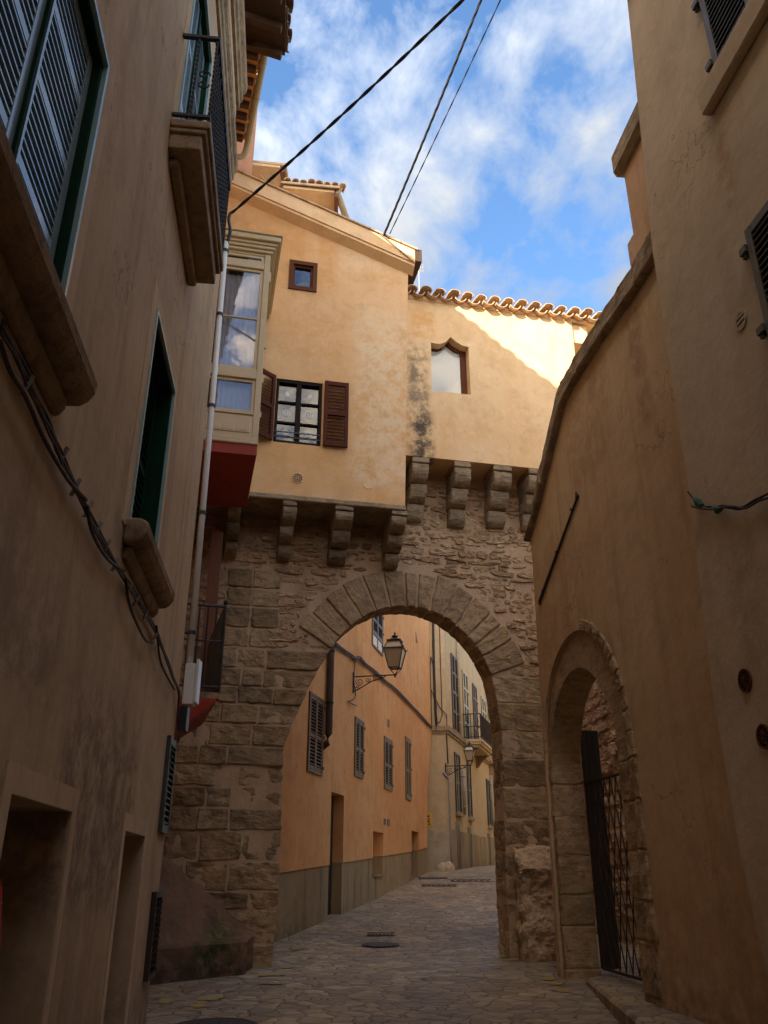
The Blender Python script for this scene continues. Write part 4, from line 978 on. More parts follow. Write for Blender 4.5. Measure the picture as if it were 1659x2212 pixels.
# ================================================================ guard stone beside the right pier
gs = MB(); ga = AW.pix(1128, 1882, .34); gb_ = AW.pix(1203, 1884, .34); zt_b = AW.pix(1170, 1829, .05)[1]
u0, u1 = ga[0] - .03, gb_[0] + .2
prof = [(.04, -1.3), (.40, -1.3), (.38, -.8), (.33, -.4), (.335, ga[1] - .03), (.40, ga[1]), (.39, ga[1] + .05), (.22, (ga[1] + zt_b) / 2 + .05), (.10, zt_b), (.04, zt_b)]
gs.prism([AW.P(u0, z, n) for n, z in prof], AW.u * (u1 - u0))
erode(solo('guard_stone', gs, M['rubble'], 'stubby rough stone block with a sloping cap between the right pier and the terracotta wall', 'guard stone', AW.P(u0, -1.1, .2), bevel=.05), .16, .22, 5)

# ================================================================ terracotta garden wall with gateway
gw = thing('garden_wall', 'terracotta plastered wall with stone coping and an arched gateway on the right', 'wall', R2.P(9, gz(9)))
sky_l = R2.poly([(1361, 572), (1290, 686), (1238, 771), (1207, 826), (1198, 851), (1162, 1010), (1150, 1087), (1129, 1165)], .10)
cop_b = R2.poly([(1369, 616), (1264, 766), (1212, 858), (1202.5, 883), (1173, 1010), (1151.5, 1096), (1133, 1167.5)], .10)
uS = 5.6; uE = sky_l[-1][0] + .02
zhi = sky_l[3][1] - .0; zlo = sky_l[-1][1]; uk = sky_l[3][0]
flat = lambda pts: pts
top_s = [(uS, sky_l[0][1])] + sky_l; bot_c = [(uS, cop_b[0][1])] + cop_b
uc, ra_, zs_ = 10.13, 1.42, 1.33; ui, ri_, zi_ = 10.27, 1.16, 1.17
outer = arch_pts(uc, ra_, -2.15, zs_, 26); inner = arch_pts(ui, ri_, -2.14, zi_, 24)
wall_top = [(u, z + .02) for u, z in bot_c]
part('wall', panel(R2, [(uS, -2.2), (uE + .22, -2.2)] + wall_top[::-1], [outer], .40, 0, False), M['pl_wallR2'], gw)
cpm = MB()
for i in range(len(top_s) - 1):
    a, b = top_s[i], top_s[i + 1]
    def lowat(u):
        for (x0, z0), (x1, z1) in zip(bot_c, bot_c[1:]):
            if u <= x1: return z0 + (z1 - z0) * (u - x0) / (x1 - x0)
        return bot_c[-1][1]
    nn = max(1, round((b[0] - a[0]) / .8))
    for k in range(nn):
        p = (a[0] + (b[0] - a[0]) * k / nn, a[1] + (b[1] - a[1]) * k / nn); q = (a[0] + (b[0] - a[0]) * (k + 1) / nn, a[1] + (b[1] - a[1]) * (k + 1) / nn)
        R2.prism(cpm, [(p[0] + .003, lowat(p[0])), (q[0] - .003, lowat(q[0])), q, p], -.46, .10 + random.uniform(-.006, .006))
erode(part('coping', cpm, M['coping'], gw, bevel=.02), .05, .2, 3)
sur = part('gate_surround', panel(R2, outer, [inner], .40, -.045, False), M['stone_v'], gw)
jb = MB(); rgj = random.Random(4); zz = -1.4
while zz < zs_ - .1:
    h = rgj.uniform(.32, .48); h = min(h, zs_ - zz)
    for a, b, n1 in ((ui + ri_ - .012, uc + ra_ - .005, -.03), (uc - ra_ + .01, ui - ri_ + .012, -.03)):
        R2.prism(jb, [(a, zz + .004), (b, zz + .004), (b, zz + h - .004), (a, zz + h - .004)], -.45, n1 + rgj.uniform(0, .006))
    R2.prism(jb, [(uc - ra_ - .10 - rgj.uniform(0, .09), zz + .006), (uc - ra_ + .004, zz + .006), (uc - ra_ + .004, zz + h - .006), (uc - ra_ - .10 - rgj.uniform(0, .09), zz + h - .006)], -.1, .02 + rgj.uniform(0, .02))
    zz += h
erode(part('jamb_stones', jb, M['stone_v'], sur, bevel=.02, seg=2), .05, .15, 3)
rim = MB()
for k in range(9):
    t0, t1 = k / 9 * PI * .42, (k + 1) / 9 * PI * .42
    f_ = lambda t, r: (uc - r * math.cos(t), zs_ + r * math.sin(t))
    R2.prism(rim, [f_(t0 + .006, ra_ - .01), f_(t0 + .006, ra_ + .13), f_(t1 - .006, ra_ + .13), f_(t1 - .006, ra_ - .01)], -.1, .025)
erode(part('rim_stones', rim, M['stone_v'], sur, bevel=.015), .05, .12, 3)
tb = MB(); ta, tbp = R2.pix(1246, 1070, .02), R2.pix(1165, 1300, .02)
R2.prism(tb, [(tbp[0], tbp[1] - .05), (tbp[0] + .05, tbp[1] + .02), (ta[0] + .055, ta[1] - .04), (ta[0] + .02, ta[1] + .06), (ta[0] - .045, ta[1] - .02), (tbp[0] - .035, tbp[1] + .0)], .005, .03)
anc = part('iron_tie_bar', tb, M['rust'], gw, bevel=.004)
bo = MB()
for f_ in (.12, .5, .88):
    bo.disc(R2.P(tbp[0] + (ta[0] - tbp[0]) * f_, tbp[1] + (ta[1] - tbp[1]) * f_, .03), R2.z, R2.u, .018, .012, 8)
part('bolt', bo, M['rust'], anc)
# door leaf swung inwards and folding lattice gate
GD = Wall(tuple(R2.P(ui + ri_ - .03, 0, -.47))[:2], (-R2.n)[:2], 1)
dl = MB(); rr2 = random.Random(2)
for k in range(3): GD.box(dl, k * .08 + .002, (k + 1) * .08 - .002, gz(11.3) + .10, zs_ + .45, -.05, .0 + rr2.uniform(0, .006))
part('door_leaf', dl, M['door'], gw)
LT = Wall(tuple(R2.P(uc, 0, -.48))[:2], R2.u[:2], -1)
lg = MB(); la, lb = ui - uc - ri_ + .02, ui - uc + ri_ - .06; zt_l = R2.pix(1320, 1677, -.48)[1]; zb_l = gz(10.5) + .16
def bar(p, q, r): lg.tube([LT.P(*p), LT.P(*q)], r, 5)
pitch = .30; wx = .19; nx = int((lb - la) / wx); nzr = int((zt_l - zb_l) / pitch)
for i in range(nx + 1):
    u = la + i * wx
    for j in range(nzr):
        za, zb2 = zb_l + j * pitch, zb_l + (j + 1) * pitch
        if i < nx:
            if (j % 2) == 0: bar((u, za), (u + wx / 2, zb2), .008); bar((u + wx, za), (u + wx / 2, zb2), .008)
            else: bar((u + wx / 2, za), (u, zb2), .008); bar((u + wx / 2, za), (u + wx, zb2), .008)
bar((la, zb_l - .02), (lb, zb_l - .02), .018); bar((la, zt_l), (lb, zt_l), .018)
bar((la, zb_l), (la, zt_l), .02); bar((lb, zb_l), (lb, zt_l), .02)
part('lattice_gate', lg, M['rust'], gw)
# threshold
thm = MB(); kp = [gpix(1266, 2125), gpix(1318, 2180), gpix(1345, 2216)]
k0, k1 = kp[0], kp[2]; dk = (k1 - k0).normalized(); ke = k0 + dk * 4.2
zc = gz(10) + .10
far = R2.P(11.4, 0, -.6); near = R2.P(6.6, 0, -.6)
thm.prism([Vector((k0.x, k0.y, -1.6)), Vector((ke.x, ke.y, -1.6)), Vector((near.x, near.y, -1.6)), Vector((far.x, far.y, -1.6))], (0, 0, zc + 1.6))
part('threshold_step', thm, M['paving'], gw, bevel=.03)
# courtyard rubble wall behind
cy = thing('courtyard_wall', 'pale rubble wall of the courtyard glimpsed behind the lattice gate', 'wall', R2.P(12, gz(12), -2.1))
CYW = Wall(tuple(R2.P(0, 0, -2.1))[:2], R2.u[:2], -1)
part('wall_core', plate(CYW, 8, 17, -2, 5.2, -.4, 0), M['mortar'], cy)
cs = MB(); rc = random.Random(12); z = -1.4
while z < 4.8:
    h = rc.uniform(.12, .34); u = 11 + rc.uniform(0, .2)
    while u < 16.7:
        w = rc.uniform(.25, .7); pl = []
        for k in range(10):
            t = 2 * PI * k / 10 + rc.uniform(-.12, .12); c, s_ = math.cos(t), math.sin(t)
            pl.append((u + w / 2 + math.copysign(abs(c) ** .5, c) * w / 2 * rc.uniform(.88, 1), z + h / 2 + math.copysign(abs(s_) ** .5, s_) * h / 2 * rc.uniform(.86, 1)))
        CYW.prism(cs, pl, -.03, rc.uniform(.02, .09)); u += w + rc.uniform(.01, .05)
    z += h + rc.uniform(.01, .04)
erode(part('rubble_stones', cs, M['court'], cy, bevel=.015), .09, .12, 2)

# ================================================================ right cream house and the stack behind
cream = thing('corner_townhouse', 'drab cream plastered house at the right edge, with olive louvred shutters', 'house', R1.P(6.3, gz(6)))
edge = R1.poly([(1655, 2100), (1600, 1850), (1540, 1500), (1480, 1000), (1410, 545), (1355, 0)])
edge = [(edge[0][0], -2.2)] + edge + [(edge[-1][0] - .03, 8.72)]
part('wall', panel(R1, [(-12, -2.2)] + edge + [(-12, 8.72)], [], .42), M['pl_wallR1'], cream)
bd = MB(); R1.box(bd, -12, 5.5, -2.2, 8.70, -6, -.424); part('house_body', bd, M['pl_cream'], cream)
us1 = R1.pix(1515, 2)[0]; us2 = R1.pix(1616, 510)[0]
zsl = R1.pix(1552, 164)[1]; usl = R1.pix(1523, 269, .07)[0]; z2t = R1.pix(1616, 510)[1]; z2b = R1.pix(1655, 732)[1] - .05
def olive(u1, z0, z1, lab):
    w = part('window_shutters', MB_frame(u1, z0, z1), M['olive'], cream, lab)
    for a, b in ((u1 - .62, u1 - .04), (u1 - 1.24, u1 - .66)):
        part('shutter_leaf', leaf(R1, a, b, z0, z1, .055, .045, .07, (.48,), .055), M['olive'], w)
    for z in (z0 + .12, (z0 + z1) / 2, z1 - .14):
        hb = MB(); R1.box(hb, u1 - .03, u1 + .05, z - .025, z + .03, .0, .07); R1.box(hb, u1 + .0, u1 + .05, z - .05, z - .02, .02, .05); part('hinge', hb, M['olive'], w)
    return w
def MB_frame(u1, z0, z1):
    mb = MB(); R1.box(mb, u1 - 1.26, u1 - .0, z0, z1, .0, .008); return mb
olive(us1, zsl + .0, zsl + 1.75, 'upper olive shutters above the sill')
olive(us2, z2t - 1.7, z2t, 'lower olive shutters with iron hinges')
s = MB(); s.prism([R1.P(usl - 2.0, z, n) for n, z in [(0, zsl - .24), (.085, zsl - .24), (.10, zsl - .05), (.10, zsl - .01), (0, zsl - .01)]], R1.u * 2.0); part('sill', s, M['pl_cream'], cream, bevel=.015)
s = MB(); s.prism([R1.P(usl - 2.0, z, n) for n, z in [(0, z2t - 1.95), (.085, z2t - 1.95), (.10, z2t - 1.72), (0, z2t - 1.72)]], R1.u * 2.0); part('sill', s, M['pl_cream'], cream, bevel=.015)
for (x, y) in ((1612, 1470), (1653, 1591)): rosette(R1, *R1.pix(x, y), .004, .085, cream, 'frame', 'dark', petals=12)
u, z = R1.pix(1602, 692); v = MB(); c = R1.P(u, z, .004); v.ring(c, R1.z, R1.u, .062, .078, .008, 20)
for k in (-1, 0, 1): R1.box(v, u - .06 + abs(k) * .014, u + .06 - abs(k) * .014, z + k * .042 - .012, z + k * .042 + .012, .003, .010)
vv = part('vent', v, M['pl_cream'], cream); m = MB(); m.disc(R1.P(u, z, .001), R1.z, R1.u, .064, .003, 16); part('vent_backing', m, M['dark'], vv)
bm_ = MB(); u, z = R1.pix(1364, 8); R1.prism(bm_, [(-12, 8.70), (u + .10, 8.70), (u + .10, 8.78), (-12, 8.78)], -1.0, .17); ev = part('eave', bm_, M['wood'], cream)
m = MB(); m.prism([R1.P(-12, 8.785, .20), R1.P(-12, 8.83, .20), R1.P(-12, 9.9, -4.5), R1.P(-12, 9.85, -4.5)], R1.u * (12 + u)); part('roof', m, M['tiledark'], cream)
R2b = Wall(tuple(R2.P(0, 0, -.25))[:2], R2.u[:2], -1)
ck0 = R2b.pix(1369, 507); ctop = R2b.pix(1334, 360)
cm_ = thing('chimney_stack', 'terracotta chimney stack with a dark capping on the garden wall coping', 'chimney', R2b.P(6.6, 5.8))
m = MB(); R2b.box(m, 5.7, ck0[0], 5.5, ctop[1] - .02, -.7, .02); R2b.box(m, 5.7, ck0[0] + .10, 5.5, R2b.pix(1357, 540)[1], -.7, .06); part('stack', m, M['pl_terra'], cm_, bevel=.03)
m = MB(); R2b.box(m, 5.6, ck0[0] + .09, R2b.pix(1340, 398)[1], R2b.pix(1338, 338)[1], -.8, .12); part('cap', m, M['coping'], cm_, bevel=.06)
# ================================================================ orange house beyond the archway
orange = thing('orange_house', 'long orange limewashed house beyond the archway, with grey brown louvred shutters and a stained plinth', 'house', OH.P(0, gz(15.2)))
pt = OH.poly([(612.4, 1884.5), (713.6, 1869.5), (801.4, 1852), (886, 1842.8), (924, 1833.8)])
redge = OH.poly([(924, 1910), (923, 1830), (924, 1700), (929, 1630), (934, 1575), (930, 1450), (926, 1334)])
uEnd = redge[1][0]
pline = lambda u: pt[0][1] + (pt[-1][1] - pt[0][1]) * (u - pt[0][0]) / (pt[-1][0] - pt[0][0])
doors = []
for TL, TR, BR, BL in (((716, 1710), (743.4, 1718), (738, 1965), (709, 1947)), ((889, 1794), (904, 1795), (900, 1914), (886, 1914))):
    r = OH.rect(TL, TR, BR, BL); u0 = OH.pix(*TL)[0]; u1 = OH.pix(*TR)[0]; doors.append((u0, u1, gz(OH.P((u0 + u1) / 2, 0).y) + .02, OH.pix(*TL)[1]))
nich = (OH.pix(806, 1795)[0], OH.pix(828, 1797)[0], OH.pix(806, 1893)[1], OH.pix(806, 1795)[1])
out = [(-2.5, pline(-2.5))]
for (u0, u1, z0, z1) in doors[:1]: out += [(u0, pline(u0)), (u0, z1), (u1, z1), (u1, pline(u1))]
out += [(nich[0], pline(nich[0])), (nich[0], nich[3]), (nich[1], nich[3]), (nich[1], pline(nich[1]))]
for (u0, u1, z0, z1) in doors[1:]: out += [(u0, pline(u0)), (u0, z1), (u1, z1), (u1, pline(u1))]
out += redge[1:] + [(redge[-1][0], 9.6), (-2.5, 9.6)]
part('wall', panel(OH, out, [], .40), M['pl_orange'], orange)
pout = [(-2.5, -2.2), (uEnd, -2.2), (uEnd, pline(uEnd))]
for (u0, u1, z0, z1), nch in ((doors[1], 0), ((*nich[:2], nich[2], 0), 1), (doors[0], 0)):
    pout += [(u1, pline(u1)), (u1, z0), (u0, z0), (u0, pline(u0))]
pout += [(-2.5, pline(-2.5))]
pz = [(u, z - .002) for u, z in pout]
part('plinth', panel(OH, pz, [], .37, -.02), M['plinth'], orange)
bd = MB(); OH.box(bd, -2.5, uEnd - .02, -2.2, 9.55, -6, -.405); part('house_body', bd, M['pl_orange'], orange)
for (u0, u1, z0, z1) in doors: part('door', plate(OH, u0, u1, z0, z1, -.40, -.24), M['door'], orange)
part('niche_sill', plate(OH, nich[0] - .01, nich[1] + .01, nich[2], nich[2] + .05, -.35, .02), M['coping'], orange)
m = MB(); OH.box(m, *nich, -.403, -.30); part('niche_back', m, M['pl_orange'], orange)
for q in (((803.5, 1331), (825, 1338), (826, 1418.7), (802, 1392)), ((666, 1494.6), (698, 1511), (693.7, 1677), (663, 1665.7)), ((765.7, 1549), (784.5, 1558.5), (783, 1683.5), (764, 1675)),
          ((828.8, 1590.7), (846, 1600), (846, 1709.4), (829, 1703)), ((874, 1588), (885.3, 1600), (886.8, 1729.7), (876.4, 1725))):
    u0, u1, z0, z1 = OH.rect(*q)
    top = q[0][1] < 1400
    if top: z1 = z0 + (z1 - z0) * 1.35
    w = part('window', border(OH, u0, u1, z0, z1, .05, .0, .035), M['oldshut'], orange, 'upper window with small panes under louvres' if top else None)
    um = (u0 + u1) / 2; zl_ = z0 + .06 + (.32 if top else 0)
    for a, b in ((u0 + .05, um - .004), (um + .004, u1 - .05)): part('shutter_leaf', leaf(OH, a, b, zl_, z1 - .05, .03, .03, .055, (.46,), .062), M['oldshut'], w)
    m = MB(); OH.box(m, u0 + .02, u1 - .02, z0 + .02, z1 - .02, -.01, -.004 + .006); part('recess_shade', m, M['dark'], w)  # flat near-black sheet painting a shaded recess behind the louvres
    if top:
        m = MB()
        for a, b in ((u0 + .08, um - .03), (um + .03, u1 - .08)): OH.box(m, a, b, z0 + .08, z0 + .33, .008, .012)
        part('pane', m, M['frost'], w); m = MB(); OH.box(m, um - .025, um + .025, z0 + .05, z0 + .38, .004, .03); OH.box(m, u0 + .05, u1 - .05, z0 + .34, z0 + .38, .004, .032); part('glazing_bars', m, M['oldshut'], w)
    for z in (z0 + .15, (z0 + z1) / 2, z1 - .15): m = MB(); OH.box(m, u1 - .01, u1 + .05, z - .03, z + .03, .0, .05); part('hinge', m, M['oldshut'], w)
for (x0, y0, x1, y1) in ((837, 1556, 840.5, 1569), (829, 1769, 833, 1781), (836.5, 1770, 840.5, 1784)):
    a, b = OH.pix(x0, y1), OH.pix(x1, y0); m = MB(); border(OH, a[0], b[0], a[1], b[1], .02, 0, .012, m); OH.box(m, a[0], b[0], a[1], b[1], .0, .004); part('vent', m, M['oldshut'], orange)
a, b = OH.pix(898, 1387), OH.pix(902, 1371); m = MB(); OH.prism(m, [(a[0], a[1]), (b[0], a[1] + .05), (a[0], b[1])], -.001, .01); part('vent', m, M['redwood'], orange)
dpu = OH.pix(712.5, 1500, .09)[0]; dz0 = OH.pix(705, 1618)[1]
m = MB(); m.tube([OH.P(dpu, 9.4, .09), OH.P(dpu, dz0 + .28, .09), OH.P(dpu - .06, dz0 + .08, .07), OH.P(dpu - .10, dz0, -.03)], .075, 12)
for z in (dz0 + .9, dz0 + 2.0): m.tube([OH.P(dpu, z, .09), OH.P(dpu, z + .04, .09)], .086, 12)
part('downpipe', m, M['wood'], orange, smooth=True)

# ================================================================ sand coloured house at the bend
farh = thing('sand_house', 'tall sand coloured house at the bend of the lane, with balconies and a string course', 'house', FH.P(0, gz(31)))
fz = 11.2
part('wall', panel(FH, rpoly(0, 26, -1, fz), [], .4), M['pl_far'], farh)
part('end_wall', plate(FE, -4.5, -.0, -1, fz, -.5, -.001), M['pl_far'], farh)
bd = MB(); footprint(bd, [tuple(FH.P(.3, 0, -.42))[:2], tuple(FH.P(26, 0, -.42))[:2], (2, 58), (-3, 31.6), (1.5, 31.55)], -1, fz - .05); part('house_body', bd, M['pl_far'], farh)
zst = FH.pix(975, 1583)[1]
m = MB()
FH.box(m, .0, 26, zst - .06, zst + .12, 0, .10); FE.box(m, -3.5, .09, zst - .06, zst + .12, 0.001, .10); FH.box(m, .0, 26, zst - .16, zst - .062, 0, .05); FE.box(m, -3.5, .045, zst - .16, zst - .062, .001, .05)
part('string_course', m, M['coping'], farh)
pfz = FH.pix(985, 1795)[1]
m = MB()
dd = [FH.rect((985, 1777), (993.5, 1780), (993.5, 1850), (985, 1848)), FH.rect((1011.4, 1786), (1018.4, 1789), (1018.4, 1866), (1011.4, 1867)), FH.rect((1053.9, 1800), (1059.3, 1801), (1059.3, 1864), (1053.9, 1866)), FH.rect((1071, 1807), (1075.4, 1808), (1075.4, 1865), (1071, 1866))]
cuts = [0] + [x for d in dd for x in d[:2]] + [26]
for a, b in zip(cuts[0::2], cuts[1::2]):
    n = max(1, int((b - a) / 1.3))
    for k in range(n): FH.box(m, a + (b - a) * k / n + .004, a + (b - a) * (k + 1) / n - .004, -1, pfz + .05 * (a / 6) + random.uniform(-.03, .03), .0, .03)
part('plinth', m, M['plinth'], farh)
m = MB(); zfe = FE.pix(950, 1793)[1]
for a, b in ((-1.9, -.86), (-.85, -.02)): FE.box(m, a, b, -1, zfe, .001, .03)
part('pale_plinth', m, M['plinth2'], farh)
for d in dd: part('doorway', plate(FH, d[0], d[1], -.6, d[3], .0, .012), M['door'], farh)
# upper shutters
def fshut(q, mat, lab=None, fix=0):
    u0, u1, z0, z1 = FH.rect(*q)
    w = part('window', plate(FH, u0, u1, z0, z1, .0, .02), M['dark'], farh, lab); um = (u0 + u1) / 2
    for a, b in ((u0, um - .005), (um + .005, u1)): part('shutter_leaf', leaf(FH, a, b, z0, z1, .06, .035, .06, (.25, .5, .75), .075), M[mat], w)
    for f_ in (.1, .4, .7): m = MB(); z = z0 + (z1 - z0) * f_; FH.box(m, u1, u1 + .08, z, z + .09, .0, .07); part('hinge', m, M['iron'], w)
fshut(((972.7, 1412.5), (985, 1423), (990, 1588), (978, 1577)), 'oldshut')
fshut(((998.4, 1449), (1009, 1461), (1012, 1604), (1001.5, 1598)), 'paleshut')
fshut(((1020.4, 1477), (1029, 1487), (1031, 1608), (1023, 1604)), 'oldshut')
fshut(((1040, 1506), (1049, 1516), (1051, 1630), (1042, 1628)), 'paleshut')
fshut(((1058.6, 1529), (1064.7, 1539), (1067, 1640), (1061, 1638)), 'paleshut')
for q in (((980.6, 1622.5), (992, 1634), (995, 1756.5), (984.4, 1755.6)), ((1007.6, 1646.5), (1015, 1652), (1019, 1768), (1011, 1764)), ((1049.7, 1683), (1056, 1686), (1059.5, 1785), (1053, 1783)), ((1066, 1693), (1073.8, 1699), (1076, 1790), (1069.6, 1788))):
    u0, u1, z0, z1 = FH.rect(*q); w = part('window', border(FH, u0, u1, z0, z1, .06, 0, .05), M['darkshut'], farh)
    part('shutter_leaf', leaf(FH, u0 + .06, (u0 + u1) / 2, z0, z1, .03, .03, .05, (.5,), .08), M['darkshut'], w); part('shutter_leaf', leaf(FH, (u0 + u1) / 2, u1 - .06, z0, z1, .03, .03, .05, (.5,), .08), M['darkshut'], w)
    m = MB(); FH.box(m, u0 - .05, u1 + .05, z0 - .12, z0 - .002, 0, .12); part('sill', m, M['coping'], w)
def fbalcony(x0, x1, ybot, lab):
    u0, u1 = FH.pix(x0, ybot)[0], FH.pix(x1, ybot)[0]; z = FH.pix(x0, ybot)[1]; pr = .75
    s = MB(); FH.box(s, u0, u1, z - .10, z, 0, pr); FH.box(s, u0 + .04, u1 - .04, z - .20, z - .102, 0, pr - .06); FH.box(s, u0 + .12, u1 - .12, z - .30, z - .202, 0, pr - .16)
    b = part('balcony', s, M['pl_far'], farh, lab)
    for u in (u0 + .4, u1 - .55): c = MB(); c.prism([FH.P(u, zz, n) for n, zz in [(0, z - .302), (.5, z - .302), (.46, z - .42), (.3, z - .5), (.12, z - .75), (0, z - .8)]], FH.u * .2); part('bracket', c, M['coping'], b)
    r = MB(); H = 1.0
    r.tube([FH.P(u0 + .03, z + H, 0), FH.P(u0 + .03, z + H, pr - .03), FH.P(u1 - .03, z + H, pr - .03), FH.P(u1 - .03, z + H, 0)], .022, 6)
    r.tube([FH.P(u0 + .03, z + .08, 0), FH.P(u0 + .03, z + .08, pr - .03), FH.P(u1 - .03, z + .08, pr - .03)], .018, 6)
    r.tube([FH.P(u0 + .03, z + .5, 0), FH.P(u0 + .03, z + .5, pr - .03)], .014, 6)
    for k in range(6): r.tube([FH.P(u0 + .03, z, .05 + k * .134), FH.P(u0 + .03, z + H, .05 + k * .134)], .014, 5)
    n = int((u1 - u0) / .13)
    for k in range(n + 1): r.tube([FH.P(u0 + .03 + (u1 - u0 - .06) * k / n, z, pr - .03), FH.P(u0 + .03 + (u1 - u0 - .06) * k / n, z + H, pr - .03)], .013, 5)
    part('railing', r, M['rust'], b)
    m = MB(); FH.box(m, u0 + .04, u1 - .04, z + .05, z + H - .02, pr - .06, pr - .05); part('screen', m, M['darkshut'], b)
fbalcony(1001, 1030, 1597, 'nearer balcony with a dark screen'); fbalcony(1052.6, 1074, 1634, 'farther balcony partly hidden by the arch pier')
# downpipes, eave brackets, conduit
for (x, y0, y1, nm, rr_) in ((991.5, 1380, 1600, 'zinc', .05), (1056, 1490, 1600, 'zinc', .05), (1002.5, 1664, 1760, 'grey', .06), (1063, 1680, 1790, 'grey', .055)):
    u = FH.pix(x, (y0 + y1) / 2, .08)[0]; za, zb3 = FH.pix(x, y0, .08)[1], FH.pix(x, y1, .08)[1]
    m = MB(); m.tube([FH.P(u, zb3, .08), FH.P(u, za + (4 if nm == 'zinc' else 0), .08)], rr_, 8)
    for k in range(3): z = zb3 + (za - zb3) * (k + .5) / 3; m.tube([FH.P(u, z, .08), FH.P(u, z + .05, .08)], rr_ + .02, 8)
    part('downpipe', m, M[nm], farh, smooth=True)
zea = FH.pix(996, 1392)[1]
m = MB(); FH.box(m, 0, 26, fz - .02, fz + .1, -.3, .55)
part('eave', m, M['wood'], farh)
m = MB()
for k in range(20): FH.box(m, .6 + k * 1.2, .75 + k * 1.2, fz - .2, fz - .022, 0, .5)
part('rafters', m, M['wood'], farh)
m = MB(); ua, za = FE.pix(963, 1650); pts = [FE.P(ua + .05, zst + .0, .03), FE.P(ua + .08, za, .03)]
m.tube(pts, .025, 6); part('conduit', m, M['cablebrown'], farh)
m = MB(); pts = [FE.P(*FE.pix(x, y), .05) for x, y in ((958, 1668), (963, 1676), (969, 1680), (970, 1700), (972, 1760), (975, 1830), (977, 1880))]
m.tube(pts, .035, 8); part('conduit', m, M['grey'], farh, smooth=True)
sgw = MB(); a, b = FE.pix(925.5, 1785), FE.pix(932.6, 1755.5); FE.box(sgw, a[0] - .35, b[0], a[1], b[1], .003, .02)
sg = solo('street_sign', sgw, M['sign'], 'small yellow sign on the sand coloured wall, half hidden by the orange house corner', 'sign', FE.P(b[0] - .2, a[1], .01))
m = MB()
for k, (du, dz, w_, h_) in enumerate(((.08, .30, .05, .06), (.06, .22, .07, .03), (.08, .13, .04, .06), (.05, .05, .06, .04))): FE.box(m, b[0] - du - w_ - .03, b[0] - du, a[1] + dz, a[1] + dz + h_, .021, .024)
part('sign_marks', m, M['iron'], sg)
# boulder guard stones at the corner
bs = MB()
rb_ = random.Random(6)
for (x, y, r) in ((955, 1879, .22), (969, 1881, .24)):
    c = gpix(x, y + 2); c = FE.P(FE.pix(x, y)[0], gz(30.8), .22); vs_, fs_ = [], []
    for i in range(7):
        for k in range(12):
            t = i / 6 * PI / 2; p = 2 * PI * k / 12; q = r * rb_.uniform(.88, 1.06)
            vs_.append(c + Vector((q * math.cos(t) * math.cos(p), q * math.cos(t) * math.sin(p) * .9, q * 1.35 * math.sin(t) - .03)))
    for i in range(6):
        for k in range(12): fs_.append([i * 12 + k, i * 12 + (k + 1) % 12, (i + 1) * 12 + (k + 1) % 12, (i + 1) * 12 + k])
    bs.add(vs_, fs_)
solo('corner_boulder', bs, M['plinth2'], 'pale lumpy guard boulder at the foot of the sand coloured house corner', 'boulder', FE.P(-.4, gz(30.8), .22), smooth=True)
# house across the lane that closes the right side beyond the archway
ah = thing('lane_house', 'plastered house closing the right side of the lane behind the archway', 'house', (3.6, 16, gz(16)))
bd = MB(); footprint(bd, [(4.6, 18.6), (9.6, 42), (30, 44), (30, 60), (14, 62), (16, 30), (12, 18.6)], -1.3, 9.0); part('wall', bd, M['pl_pale'], ah)

